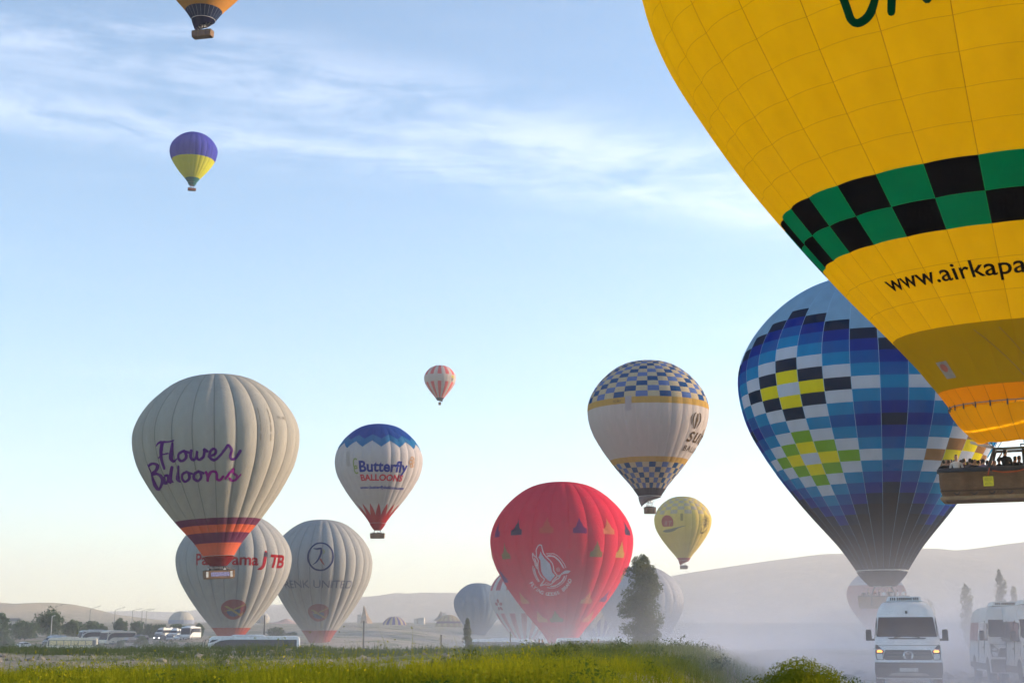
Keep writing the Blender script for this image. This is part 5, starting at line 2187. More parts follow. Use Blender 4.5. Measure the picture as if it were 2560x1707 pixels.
def person_mesh(pose):
    """One continuous body grown over a skeleton; face, hair, clothes are told apart by material."""
    J = {'pelvis': (0, 0, .95, .135, .10), 'belly': (0, 0, 1.10, .13, .095), 'chest': (0, 0, 1.30, .155, .10), 'neck0': (0, 0, 1.45, .075, .06), 'neck1': (0, -.005, 1.50, .05, .05),
         'head0': (0, -.02, 1.58, .078, .088), 'head1': (0, -.015, 1.67, .082, .095), 'head2': (0, 0, 1.735, .05, .06)}
    B = [('pelvis', 'belly'), ('belly', 'chest'), ('chest', 'neck0'), ('neck0', 'neck1'), ('neck1', 'head0'), ('head0', 'head1'), ('head1', 'head2')]
    for s, n in ((-1, 'l'), (1, 'r')):
        J[n + 'hip'] = (s * .095, 0, .88, .088, .088)
        J[n + 'knee'] = (s * .10, -.015, .48, .06, .06)
        J[n + 'ank'] = (s * .10, .02, .09, .042, .042)
        J[n + 'toe'] = (s * .11, -.13, .035, .04, .03)
        B += [('pelvis', n + 'hip'), (n + 'hip', n + 'knee'), (n + 'knee', n + 'ank'), (n + 'ank', n + 'toe')]
        J[n + 'sh'] = (s * .19, 0, 1.40, .055, .055)
        if pose == 'up' and s > 0:
            el, wr, ha = (.34, -.06, 1.34), (.25, -.20, 1.55), (.22, -.23, 1.63)
        elif pose == 'rail':
            el, wr, ha = (s * .30, -.05, 1.14), (s * .20, -.26, 1.16), (s * .15, -.32, 1.16)
        else:
            el, wr, ha = (s * .26, .02, 1.12), (s * .27, -.07, .88), (s * .26, -.10, .79)
        J[n + 'el'] = (*el, .042, .042)
        J[n + 'wr'] = (*wr, .03, .03)
        J[n + 'ha'] = (*ha, .034, .02)
        B += [('chest', n + 'sh'), (n + 'sh', n + 'el'), (n + 'el', n + 'wr'), (n + 'wr', n + 'ha')]
    names = list(J)
    me = bpy.data.meshes.new('person')
    me.from_pydata([J[k][:3] for k in names], [(names.index(a), names.index(b)) for a, b in B], [])
    ob = bpy.data.objects.new('person', me)
    COL.objects.link(ob)
    md = ob.modifiers.new('skin', 'SKIN')
    md.use_smooth_shade = True
    sk = me.skin_vertices[0].data
    for i, k in enumerate(names):
        sk[i].radius = J[k][3:5]
        sk[i].use_root = k == 'pelvis'
    ss = ob.modifiers.new('sub', 'SUBSURF')
    ss.levels = ss.render_levels = 1
    dg = bpy.context.evaluated_depsgraph_get()
    out = bpy.data.meshes.new_from_object(ob.evaluated_get(dg))
    bpy.data.objects.remove(ob)
    out.name = 'person'
    ha = [Vector(J['lha'][:3]), Vector(J['rha'][:3])]
    mi = []
    for p in out.polygons:
        c = p.center
        if c.z > 1.53:
            mi.append(1 if (c.z > 1.69 or c.y > .015 or (abs(c.x) > .06 and c.y > -.03)) else 0)
        elif c.z > 1.47:
            mi.append(0)
        elif min((c - h).length for h in ha) < .10:
            mi.append(0)
        elif c.z > .93:
            mi.append(2)
        elif c.z > .07:
            mi.append(3)
        else:
            mi.append(4)
    out.polygons.foreach_set('material_index', np.array(mi, np.int32))
    out.polygons.foreach_set('use_smooth', np.ones(len(mi), bool))
    for m in (SKIN, HAIR, mat('shirt_navy', (.02, .025, .04), .8), mat('trousers_dark', (.02, .02, .025), .8), mat('shoes', (.02, .018, .016), .6)):
        out.materials.append(m)
    return out


PM = {k: person_mesh(k) for k in ('stand', 'up', 'rail')}
SHIRTS = [mat('shirt_black', (.012, .012, .015), .8), mat('shirt_navy', (.02, .025, .04), .8), mat('shirt_white', (.62, .63, .66), .8), mat('shirt_grey', (.12, .12, .13), .8), mat('shirt_maroon', (.10, .02, .025), .8), mat('shirt_olive', (.06, .06, .03), .8), mat('shirt_lilac', (.20, .16, .26), .8)]


def person(label, loc, rz, group, pose='stand', shirt=0, s=1.0, hair=None):
    o = bpy.data.objects.new('person', PM[pose])
    COL.objects.link(o)
    o.location = loc
    o.rotation_euler = (0, 0, rz)
    o.scale = (s, s, s)
    o.material_slots[2].link = 'OBJECT'
    o.material_slots[2].material = SHIRTS[shirt]
    if hair:
        o.material_slots[1].link = 'OBJECT'
        o.material_slots[1].material = hair
    return tag(o, label, 'person', group)


# ---- the great yellow balloon's basket, with its passengers
def giant_basket():
    root, E, z0, r0 = YG
    D = 52.6
    c = at(2592, 1245, D)
    Mr = Matrix.LocRotScale(root.location, root.rotation_euler, None)
    rz = -math.atan2(18.88, 50)
    lx = Mr.inverted() @ c
    Wb = Matrix.LocRotScale(c, rotz(rz).to_euler(), None)
    L, Wd, H = 6.75, 1.75, 1.02
    m, ring = basket_box(L, Wd, H, taper=1.03)
    b = m.build('basket', wicker(), root, loc=lx, rot=(Mr.to_3x3().inverted() @ rotz(rz)).to_euler(), smooth=True, angle=35)
    rr = [Vector(p) for p in ring(L - .02, Wd - .02, H + .04)]
    MB().tube(rr + [rr[0]], .085, 8, cap=False).build('rim', mat('rim_leather', (.03, .035, .05), .6), b, smooth=True)
    rb = [Vector(p) for p in ring(L / 1.03 + .05, Wd / 1.03 + .05, .03)]
    MB().tube(rb + [rb[0]], .075, 8, cap=False).build('hide_edge', mat('tan_hide', (.26, .17, .09), .7), b, smooth=True)
    rl = [Vector(p) for p in ring(L * .985 + .03, Wd * .985 + .03, .30)]
    MB().tube(rl + [rl[0]], .028, 6, cap=False).build('lacing', mat('lacing_brown', (.09, .05, .03), .8), b)
    for k in range(9):
        x = -L / 2 + .62 + k * .62
        loop = [(x + .09 * math.cos(t), -Wd / 2 - .05, .24 + .10 * math.sin(t)) for t in np.linspace(math.pi, 2 * math.pi, 8)]
        MB().tube(loop, .020, 6).build('rope_handle', BLACKM, b)
    s = MB().box((-1.62, -Wd / 2 - .05, .60), (.36, .02, .36)).build('sign', mat('sign_yellow', (.62, .56, .02), .6), b)
    for k, w in enumerate((.24, .28, .26, .10, .2, .28)):
        MB().box((-1.62, -Wd / 2 - .064, .72 - k * .045), (w, .006, .012)).build('sign_line', mat('sign_ink', (.16, .14, .02), .6), s)
    MB().box((.12, -Wd / 2 - .02, .42), (.14, .05, .14)).build('step_hole', BLACKM, b)
    MB().box((.02, -Wd / 2 - .04, .82), (.5, .03, .03)).build('seam_strap', LEATHER, b)
    MB().box((.02, -Wd / 2 - .04, .38), (.5, .03, .03)).build('seam_strap', LEATHER, b)
    cord = mat('orange_strap', (.55, .09, .03), .7)
    for pts in ([(-1.55, H + .06), (-1.62, .82)], [(-1.45, H - .04), (-1.1, H - .12), (-.6, H - .10), (-.3, H - .02)], [(-.22, H), (.05, H - .16), (.3, H - .30)], [(-.25, H - .02), (.12, H - .2), (.28, H - .34)]):
        MB().tube([(x, -Wd / 2 - .09, z) for x, z in pts], .018, 5).build('strap', cord, b)
    # frame over the basket
    fz = H + .82
    for sx in (-1, 1):
        for sy in (-1, 1):
            MB().tube([(sx * 1.62, sy * .72, H), (sx * 1.36, sy * .45, fz)], .06, 8).build('upright', WEBBING, b)
            MB().tube([(sx * .34, sy * .55, H), (sx * .34, sy * .45, fz)], .055, 8).build('upright', WEBBING, b)
    for sy in (-1, 1):
        MB().tube([(-1.4, sy * .45, fz), (1.4, sy * .45, fz)], .05, 8).build('frame_bar', mat('frame_grey', (.14, .17, .17), .5), b)
    for x in (-1.38, -.36, .36, 1.38):
        MB().tube([(x, -.45, fz), (x, .45, fz)], .045, 8).build('frame_bar', mat('frame_grey', (.14, .17, .17), .5), b)
    bf = MB()
    bf.tube([(-.42, -.42, fz + .14), (.42, -.42, fz + .14), (.42, .42, fz + .14), (-.42, .42, fz + .14), (-.42, -.42, fz + .14)], .025, 6)
    bf.build('burner_frame', BLACKM, b)
    for x in (-.2, .2):
        for y in (-.2, .2):
            bu = MB().lathe([(.05, 0), (.09, .04), (.09, .14), (.05, .18)], 12).build('burner', BLACKM, b, loc=(x, y, fz + .05), smooth=True)
            co = [(.105 * math.cos(t * 2 * math.pi * 6), .105 * math.sin(t * 2 * math.pi * 6), .22 + .26 * t) for t in np.linspace(0, 1, 60)]
            MB().tube(co, .017, 5).build('coil', mat('coil_bronze', (.30, .22, .16), .35, .8), bu)
    # white tube strapped to a corner post
    M = Matrix.Rotation(R_(-17), 3, 'Y')
    MB().box((-1.36 - .42, -.47, fz + .16), (.86, .05, .10), Matrix.Rotation(R_(17), 3, 'Y')).build('signal_board', mat('board_white', (.62, .62, .64), .5), b)
    # cords up to the mouth ring
    for k in range(12):
        a = 2 * math.pi * (k + .5) / 12
        p = Wb.inverted() @ (Mr @ Vector((r0 * math.sin(a), -r0 * math.cos(a), z0)))
        q = Vector((math.copysign(1.36, p.x), math.copysign(.45, p.y), fz))
        MB().tube([q, p], .014, 4).build('cable', BLACKM, b)
    # passengers (own things)
    M3 = rotz(rz)
    floor = .05

    def P(px, y, s=.88, pose='rail', shirt=0, turn=0.0, label=None):
        x = (px - 2592) * D / FPX
        w = Wb @ Vector((x, y, floor))
        return person(label, w, rz + turn + (0 if shirt == 2 else 2.7), 'passengers of the yellow balloon', pose, shirt, s)
    P(2376, -.30, .86, 'rail', 0, .6, 'passenger in dark jacket at the left end of the big basket')
    P(2381, .30, .90, 'stand', 0, 2.4, 'dark haired passenger in black second from the basket end')
    P(2393, .05, .88, 'stand', 3, .3, 'passenger half hidden beside the man in white shirt')
    P(2406, -.25, .96, 'stand', 2, .2, 'man in white shirt standing in the big basket')
    P(2423, .15, .90, 'rail', 4, -.3, 'passenger in maroon behind the corner post')
    P(2439, -.05, .88, 'stand', 3, .5, 'passenger in grey right of the corner post')
    P(2451, .35, .88, 'stand', 1, 2.8, 'long haired passenger turned away in the big basket')
    P(2471, -.10, .86, 'rail', 6, .1, 'passenger in lilac top below the frame bar')
    P(2488, .10, .86, 'rail', 0, -.6, 'passenger leaning together with a neighbour left of the pilot')
    P(2498, .25, .84, 'stand', 0, 2.0, 'passenger stooping just left of the pilot')
    P(2524, -.05, 1.06, 'up', 0, .0, 'pilot standing tall under the burners')
    P(2547, .10, .90, 'up', 0, -.3, 'passenger holding up a phone right of the pilot')
    for k, (px, y) in enumerate([(2387, -.1), (2399, .42), (2415, .4), (2431, .38), (2445, -.3), (2459, .05), (2464, .42), (2479, .35), (2508, .4), (2534, .38), (2556, .4)]):
        P(px, y, random.uniform(.84, .93), 'stand', [0, 1, 0, 3][k % 4], random.uniform(-.6, .6), 'passenger in dark clothes crowded in the back row of the big basket')


giant_basket()


def fill(pair, n, L, Wd, who, z_off=.06):
    root, b = pair
    rz = root.rotation_euler.z
    base = Matrix.LocRotScale(root.location, root.rotation_euler, None) @ Vector(b.location)
    M = rotz(rz + b.rotation_euler.z)
    for k in range(n):
        x = -L / 2 + .35 + (L - .7) * (k + .5) / n + random.uniform(-.08, .08)
        y = random.uniform(-.35, .35) * (Wd - .4)
        w = base + M @ Vector((x, y, z_off))
        person('passenger standing in the basket of the ' + who, w, rz + random.uniform(-2, 2), 'passengers of the ' + who, random.choice(['stand', 'rail', 'up']), random.choice([0, 0, 1, 3, 2, 4]), random.uniform(.92, 1.02))


fill(FLOWER, 14, 4.7, 1.6, 'grey balloon with purple script')
fill(BUTTER, 10, 3.9, 1.5, 'white balloon with blue zigzag crown')
fill(SULTAN, 6, 2.3, 1.5, 'blue checkered cream balloon')
fill(ORANGE, 9, 4.3, 1.7, 'orange balloon at the upper edge')
fill(BLUE, 9, 4.7, 1.6, 'blue diamond patterned balloon')
fill(YS, 6, 3.0, 1.4, 'small pale yellow balloon')
fill(LIME, 6, 3.7, 1.4, 'violet and lime balloon')

walk = [(1348, 108, 0, 'up', 'onlooker in black, left one of a pair by the red balloon foot'), (1356, 110, 3, 'stand', 'onlooker in grey, right one of a pair by the red balloon foot'), (1480, 112, 1, 'stand', 'dark figure standing before the coach by the poplar, left one'),
        (1496, 109, 0, 'stand', 'dark figure standing before the coach by the poplar, right one'), (1797, 128, 0, 'stand', 'tiny dark figure beyond the mound in the dust, left one'), (1806, 131, 3, 'stand', 'tiny dark figure beyond the mound in the dust, right one'), (1366, 101, 2, 'rail', 'person in white bending in the grass under the red balloon')]
for px, d, sh, pose, lab in walk:
    p_ = ground_at(px, d)
    top = EYE - (1596 - 1590) * d / FPX if sh != 2 else EYE - (1606 - 1590) * d / FPX
    if px > 1700:
        top = EYE - (1612 - 1590) * d / FPX
    person(lab, (p_.x, d, min(top - 1.74, p_.z + 1.0)), random.uniform(-.5, .5), 'onlookers on the mound', pose, sh)


# ================================================================== plants
def leaf_mat(name, a, b, trans=.35):
    if name in MATS:
        return MATS[name]
    m = bpy.data.materials.new(name)
    m.use_nodes = True
    t = m.node_tree
    t.nodes.clear()
    out = nd(t, 'ShaderNodeOutputMaterial')
    df = nd(t, 'ShaderNodeBsdfDiffuse')
    tl = nd(t, 'ShaderNodeBsdfTranslucent')
    ms = nd(t, 'ShaderNodeMixShader')
    ms.inputs[0].default_value = trans
    ge = nd(t, 'ShaderNodeNewGeometry')
    tc = nd(t, 'ShaderNodeTexCoord')
    n = nd(t, 'ShaderNodeTexNoise')
    n.inputs['Scale'].default_value = .55
    n.inputs['Detail'].default_value = 4
    lk(t, tc.outputs['Object'], n.inputs['Vector'])
    mr = nd(t, 'ShaderNodeMapRange')
    mr.inputs['From Min'].default_value = .35
    mr.inputs['From Max'].default_value = .65
    lk(t, n.outputs[0], mr.inputs['Value'])
    f = math_node(t, 'ADD', math_node(t, 'MULTIPLY', mr.outputs[0], .6), math_node(t, 'MULTIPLY', ge.outputs['Random Per Island'], .4), clamp=True)
    mx = nd(t, 'ShaderNodeMix', data_type='RGBA')
    mx.inputs[6].default_value = (*a, 1)
    mx.inputs[7].default_value = (*b, 1)
    lk(t, f, mx.inputs[0])
    lk(t, mx.outputs[2], df.inputs[0])
    lk(t, mx.outputs[2], tl.inputs[0])
    lk(t, df.outputs[0], ms.inputs[1])
    lk(t, tl.outputs[0], ms.inputs[2])
    lk(t, ms.outputs[0], out.inputs[0])
    MATS[name] = m
    return m


def tri_soup(name, V, m, parent=None, n=3):
    """V: (k, n, 3) array of separate triangles or quads."""
    k = len(V)
    me = bpy.data.meshes.new(name)
    me.vertices.add(k * n)
    me.vertices.foreach_set('co', V.reshape(-1).astype(np.float32))
    me.loops.add(k * n)
    me.loops.foreach_set('vertex_index', np.arange(k * n, dtype=np.int32))
    me.polygons.add(k)
    me.polygons.foreach_set('loop_start', np.arange(0, k * n, n, dtype=np.int32))
    me.update(calc_edges=True)
    return put(name, me, m, parent)


def rand_dirs(k):
    d = RNG.normal(size=(k, 3))
    return d / np.linalg.norm(d, axis=1, keepdims=True)


def leaf_cards(centres, size, asp=.6):
    k = len(centres)
    a = rand_dirs(k)
    b = np.cross(a, rand_dirs(k))
    b /= np.linalg.norm(b, axis=1, keepdims=True) + 1e-9
    s = size * RNG.uniform(.6, 1.3, (k, 1))
    a, b = a * s * .5, b * s * .5 * asp
    return np.stack([centres - a, centres + b, centres + a, centres - b], 1)


LEAF_D = leaf_mat('poplar_leaf', (.055, .075, .028), (.14, .155, .060))
LEAF_M = leaf_mat('tree_leaf', (.045, .085, .050), (.10, .15, .070))
LEAF_B = leaf_mat('bush_leaf', (.030, .070, .022), (.085, .125, .030))
LEAF_Y = leaf_mat('weed_leaf', (.085, .125, .010), (.26, .25, .012))
BARK = mat('bark', (.09, .07, .05), .9, var=.2, nscale=6)


def tree(label, base, height, width, n_leaf, leaf, m, group, kind='round', seed=1, trunk_h=.25, lean=0.0, name='tree', cat='tree'):
    rs = np.random.RandomState(seed)
    root = thing(name, label, cat, base, 0, group)
    tb = MB()
    th = height * (.9 if kind == 'poplar' else .62)
    pts = [(0, 0, -.3), (lean * .2, 0, th * .35), (lean * .5, .02 * height, th * .7), (lean * .8, 0, th)]
    tb.tube(pts, [height * .026, height * .02, height * .013, height * .005], 8)
    tr = tb.build('trunk', BARK, root, smooth=True)
    nl = 18 if kind == 'poplar' else 7
    clumps = []
    for k in range(nl * 5):
        if kind == 'poplar':
            t = trunk_h * .5 + (1 - trunk_h * .5) * (k + rs.uniform(0, 1)) / (nl * 5)
            rad = width * .5 * (np.interp(t, [0, .12, .25, .45, .7, .88, 1.0], [.30, .42, .80, 1.0, .92, .72, .38]))
            a = rs.uniform(0, 2 * np.pi)
            q = rs.uniform(.15, .80) * rad
            clumps.append((np.array([q * np.cos(a) + lean * t * .8, q * np.sin(a), t * height * .97]), rad * rs.uniform(.30, .46), height * rs.uniform(.04, .06)))
        elif kind == 'cone':
            t = rs.uniform(.03, .95)
            rad = width * .5 * (1 - t) ** .8 + .05 * width
            a = rs.uniform(0, 2 * np.pi)
            q = rs.uniform(.1, .7) * rad
            clumps.append((np.array([q * np.cos(a), q * np.sin(a), t * height]), rad * .5 + .1, height * .08))
        else:
            d = rs.normal(size=3)
            d /= np.linalg.norm(d)
            q = rs.uniform(.2, .72)
            c = np.array([d[0] * width * .5 * q, d[1] * width * .5 * q, height * (trunk_h + (1 - trunk_h) * (.5 + .5 * d[2] * q * 1.1))])
            clumps.append((c, width * rs.uniform(.13, .24), (height * (1 - trunk_h)) * rs.uniform(.11, .2)))
    for c, rw, rh in clumps[::5]:
        MB().tube([(c[0] * .1, c[1] * .1, max(.2, c[2] - height * .18)), tuple(c)], [height * .008, height * .002], 5).build('limb', BARK, root)
    per = max(8, n_leaf // len(clumps))
    C = []
    for c, rw, rh in clumps:
        d = rs.normal(size=(per, 3))
        d /= np.linalg.norm(d, axis=1, keepdims=True)
        q = rs.uniform(.25, 1.05, (per, 1)) ** .6
        C.append(c + d * q * np.array([rw, rw, rh]) * 1.15)
    C = np.concatenate(C)
    tri_soup('crown', leaf_cards(C, leaf), m, root, 4)
    return root


def tree_px(label, px, top, base_py, wpx, d, n, leaf, m, group, **kw):
    p = ground_at(px, d)
    dep = d * math.cos(PITCH)
    k = d / FPX
    zt = EYE + (1590 - top) * k
    zb = min(float(p.z), EYE + (1590 - base_py) * k)
    return tree(label, (p.x, d, zb), zt - zb, wpx * k, n, leaf, m, group, **kw)


TG = 'trees on the valley floor'
tree_px('tall leafy poplar standing alone right of the red balloon', 1606, 1396, 1612, 112, 118, 32000, .15, LEAF_D, TG, kind='poplar', seed=6, trunk_h=.12)
tree_px('small dark cypress before the slate blue balloon', 1168, 1549, 1606, 34, 150, 3600, .20, LEAF_D, TG, kind='cone', seed=5)
tree_px('slender young poplar in the dust right of the van', 2422, 1466, 1600, 40, 175, 2400, .26, LEAF_D, TG, kind='poplar', seed=8)
tree_px('taller poplar above the parked van at the right', 2509, 1430, 1590, 36, 150, 2200, .24, LEAF_D, TG, kind='poplar', seed=9)
tree_px('short poplar next to the taller one at the far right', 2542, 1468, 1590, 26, 150, 1200, .24, LEAF_D, TG, kind='poplar', seed=10)
tree_px('hazy round tree peeping out behind the van roof', 2322, 1490, 1590, 50, 210, 1500, .25, LEAF_D, TG, seed=12)
VG = 'trees along the lot on the left'
L_ = [(120, 1521, 1604, 84, 385, 'broad dark tree with two tops behind the cream bus'), (62, 1548, 1604, 96, 372, 'wide green tree left of the broad dark tree'), (4, 1536, 1625, 44, 300, 'dark green tree cut by the left edge'),
      (182, 1542, 1604, 66, 392, 'rounded tree right of the broad dark tree'), (236, 1550, 1600, 70, 400, 'bushy tree behind the two coaches'), (302, 1545, 1600, 40, 405, 'left one of two hazy trees under the lamps'), (342, 1546, 1606, 44, 400, 'right one of two hazy trees under the lamps'),
      (372, 1562, 1606, 34, 398, 'low tree left of the parking lot'), (402, 1561, 1578, 50, 420, 'low dark bushy tree behind the lot, left one'), (446, 1560, 1578, 50, 425, 'low dark bushy tree behind the lot, right one'), (499, 1558, 1590, 22, 390, 'small round tree by the edge of the lot'),
      (356, 1590, 1624, 44, 330, 'dusky shrub between the dark blue car and the lot'), (690, 1566, 1606, 56, 420, 'hazy spreading tree behind the tail of the long coach'), (728, 1580, 1606, 40, 430, 'low tree right of the hazy spreading tree')]
for k, (px, top, bs, w, d, lab) in enumerate(L_):
    tree_px(lab, px, top, bs, w, d, 4200 if w > 60 else 2400, .60, LEAF_M, VG, seed=20 + k, trunk_h=.08)
for k, (px, top, bs, w, d, lab) in enumerate([(398, 1597, 1626, 46, 318, 'dark shrub right of the dark blue car'), (432, 1600, 1628, 40, 312, 'green shrub below the front row of the lot'), (470, 1602, 1630, 44, 300, 'green shrub just left of the long coach'), (300, 1596, 1622, 30, 334, 'dark shrub between the grey vans'), (18, 1586, 1628, 60, 280, 'leafy shrub below the tree at the left edge'), (250, 1608, 1626, 36, 326, 'low shrub against the end of the cream bus'), (548, 1600, 1618, 60, 250, 'low hedge like shrub behind the nose of the long coach')]):
    tree_px(lab, px, top, bs, w, d, 2200, .34, LEAF_M, VG, seed=90 + k, trunk_h=.02, name='bush', cat='bush')
BG_ = 'bushes on the near slope'
for k, (px, top, bs, w, d, lab) in enumerate([(30, 1610, 1640, 70, 118, 'green bush at the left edge of the slope'), (108, 1614, 1640, 62, 112, 'green bush below the old cream bus'), (72, 1624, 1644, 60, 104, 'low bush between the two green bushes'), (150, 1628, 1652, 40, 96, 'low leafy bush on the stony slope')]):
    tree_px(lab, px, top, bs, w, d, 2600, .09, LEAF_B, BG_, seed=50 + k, trunk_h=.02, name='bush', cat='bush')


def in_view(x, y):
    return np.abs(x) < .375 * y + 1.2


def blades(name, n, y0, y1, h0, h1, w, m, cover, dense=1.0, label='', cat='grass', leafy=.5):
    """Grass and weeds: upright blades and small leaflets, only as far as the camera's field needs them."""
    y = np.exp(RNG.uniform(math.log(y0), math.log(y1), n * 2))
    x = RNG.uniform(-1, 1, n * 2) * (.375 * y + 2.6)
    keep = cover(x, y) > RNG.uniform(0, 1, n * 2)
    x, y = x[keep][:n], y[keep][:n]
    k = len(x)
    z = land(x, y)
    tall = .45 + .95 * (.5 + .5 * vnoise(x / 1.3, y / 1.3, 14)) * (.7 + .5 * (.5 + .5 * vnoise(x / 4, y / 4, 15)))
    h = RNG.uniform(h0, h1, k) * tall * np.where(RNG.uniform(0, 1, k) < .04, 1.5, 1.0)
    base = np.stack([x, y, z - .02], -1)
    a = RNG.uniform(0, 2 * np.pi, k)
    ld = np.stack([np.cos(a), np.sin(a), np.zeros(k)], -1) * (RNG.uniform(.05, .55, (k, 1)) * h[:, None])
    tip = base + ld + np.stack([np.zeros(k), np.zeros(k), h], -1)
    b = RNG.uniform(0, 2 * np.pi, k)
    sd_ = np.stack([np.cos(b), np.sin(b), np.zeros(k)], -1) * (w * RNG.uniform(.6, 1.4, (k, 1)))
    T = np.stack([base - sd_, base + sd_, tip], 1)
    q = int(k * leafy)
    i = RNG.integers(0, k, q)
    t = RNG.uniform(.25, 1.05, (q, 1))
    c = base[i] + (tip[i] - base[i]) * t + RNG.normal(size=(q, 3)) * (h[i][:, None] * .10)
    d1, d2 = rand_dirs(q) * w * 4.0, rand_dirs(q) * w * 3.0
    T2 = np.stack([c, c + d1, c + d2], 1)
    o = tri_soup(name, np.concatenate([T, T2]), m)
    tag(o, label, cat, kind='stuff')
    return tip


def cov_near(x, y):
    c = np.where(x < bank_edge(y) + bank_w(y) * .6, 1.0, 0.0)
    c = np.where((x > bank_edge(y)) & (x < bank_edge(y) + bank_w(y) * .6), .6, c)
    hump = np.exp(-((x - 4.9) / 1.15) ** 2 - ((y - 24) / 3.5) ** 2)
    return np.maximum(c, np.where(hump > .25, 1.0, 0.0))


def cov_mid(x, y):
    # stony ground shows between the grass on the left; the mound on the right is overgrown
    left = sm((.055 - x / y) / .10)
    st = .5 + .5 * vnoise(x / 3.1, y / 5.0, 21)
    c = (1 - left) + left * np.where((y > 44) & (y < 84), np.clip((st - .62) * 2.4, .03, 1), 1.0)
    return c * np.clip(1.15 - (x - bank_edge(y)) / bank_w(y), 0, 1)


GRASS_N = leaf_mat('near_grass', (.055, .100, .008), (.36, .33, .016), .4)
GRASS_M = leaf_mat('mound_grass', (.065, .105, .025), (.21, .225, .050), .4)
GRASS_F = leaf_mat('far_grass', (.036, .066, .022), (.090, .115, .036), .4)
tipn = blades('weeds', 112000, 13, 36, .20, .46, .008, GRASS_N, cov_near, label='bright yellow green weeds covering the near bank', cat='weeds', leafy=.9)
tipm = blades('grass', 76000, 36, 76, .18, .42, .011, GRASS_M, cov_mid, label='softer green grass on the mound behind the weeds', cat='grass', leafy=.6)
blades('grass', 50000, 76, 122, .18, .46, .022, GRASS_F, cov_mid, label='dull green grass along the far crest', cat='grass', leafy=.6)

# broad-leaved weeds in clumps between the grass, dark docks and pale seeding tops
def tufts(name, n, y0, y1, h0, h1, leaf, m, cover, label, per=70):
    y = np.exp(RNG.uniform(math.log(y0), math.log(y1), n * 4))
    x = RNG.uniform(-1, 1, n * 4) * (.375 * y + 1.0)
    k = (cover(x, y) > .5) & (vnoise(x / 2.4, y / 3.5, 61) > -.15)
    x, y = x[k][:n], y[k][:n]
    z = land(x, y)
    C = []
    for i in range(len(x)):
        h, r = RNG.uniform(h0, h1), RNG.uniform(.16, .45)
        q = RNG.normal(size=(per, 3))
        q /= np.linalg.norm(q, axis=1, keepdims=True)
        q *= RNG.uniform(.2, 1, (per, 1)) ** .5
        C.append(np.stack([x[i] + q[:, 0] * r, y[i] + q[:, 1] * r, z[i] + h * (.52 + .5 * q[:, 2]) * (1 - .35 * (q[:, 0] ** 2 + q[:, 1] ** 2))], -1))
    o = tri_soup(name, leaf_cards(np.concatenate(C), leaf, .45), m, None, 4)
    tag(o, label, 'weeds', kind='stuff')


tufts('weeds', 120, 14, 38, .24, .46, .075, leaf_mat('dock_leaf', (.040, .080, .014), (.10, .14, .022)), cov_near, 'dark broad leaved weeds in clumps among the bright ones')
tufts('weeds', 170, 14, 38, .36, .66, .050, leaf_mat('mustard_leaf', (.15, .17, .012), (.34, .31, .015)), cov_near, 'pale yellow green seeding weeds in tufts on the near bank')
tufts('weeds', 160, 40, 100, .30, .62, .11, leaf_mat('scrub_leaf', (.035, .065, .020), (.10, .12, .035)), cov_mid, 'scrubby green weeds in clumps on the slope and mound', 50)

# yellow blossom in drifts over the weeds
sel = (vnoise(tipn[:, 0] / 1.6, tipn[:, 1] / 2.2, 33) > .18) & (RNG.uniform(0, 1, len(tipn)) < .015)
fl = tipn[sel] + RNG.normal(size=(sel.sum(), 3)) * .02
o = tri_soup('blossom', leaf_cards(fl, .03, .9), leaf_mat('blossom_yellow', (.45, .36, .012), (.62, .50, .02), .3), None, 4)
tag(o, 'small yellow blossom scattered over the weeds', 'blossom', kind='stuff')

# yellow-green clump at the bank's corner by the track
tree('rounded yellow green broom bush at the corner of the track', (4.75, 24.2, float(land(4.75, 24.2)) - .05), .74, 2.1, 15000, .035, LEAF_Y, BG_, seed=71, trunk_h=.02, name='bush', cat='bush')
tree('smaller dusty green bush just right of the broom bush', (5.6, 25.8, float(land(5.6, 25.8)) - .05), .80, 1.5, 6500, .035, LEAF_B, BG_, seed=72, trunk_h=.02, name='bush', cat='bush')


def rubble(name, n, cover, y0, y1, s0, s1, m, label):
    y = RNG.uniform(y0, y1, n * 4)
    x = RNG.uniform(-1, 1, n * 4) * (.375 * y + 1)
    k = cover(x, y) > RNG.uniform(0, 1, n * 4)
    x, y = x[k][:n], y[k][:n]
    z = land(x, y)
    bm = bmesh.new()
    bmesh.ops.create_icosphere(bm, subdivisions=1, radius=1)
    bv = np.array([v.co[:] for v in bm.verts])
    bf = [[v.index for v in f.verts] for f in bm.faces]
    bm.free()
    V, F = [], []
    for i in range(len(x)):
        s = RNG.uniform(s0, s1) * RNG.uniform(.5, 1.5)
        v = bv * (1 + RNG.uniform(-.28, .28, (len(bv), 1))) * s * np.array([1, RNG.uniform(.6, 1.2), RNG.uniform(.4, .8)])
        a = RNG.uniform(0, 6.28)
        v = v @ np.array([[math.cos(a), math.sin(a), 0], [-math.sin(a), math.cos(a), 0], [0, 0, 1]])
        b = len(V) * len(bv)
        V.append(v + np.array([x[i], y[i], z[i] + s * .15]))
        F += [[q + b for q in f] for f in bf]
    o = put(name, mesh_data(name, np.concatenate(V), F), m)
    tag(o, label, 'stones', kind='stuff')


STONE = mat('pale_stone', (.24, .215, .19), .95, var=.3, nscale=1.3)
rubble('rubble', 420, lambda x, y: sm((.02 - x / y) / .08) * (.5 + .5 * vnoise(x / 4, y / 6, 41)), 42, 90, .06, .22, STONE, 'pale broken stones strewn across the slope behind the weeds')
rubble('rubble', 160, lambda x, y: np.where(x > bank_edge(y) + 4.5, 1.0, 0) * (.5 + .5 * vnoise(x / 4, y / 6, 42)), 52, 95, .06, .28, mat('earth_clod', (.17, .14, .11), .95, var=.25), 'dark clods and stones beside the track')

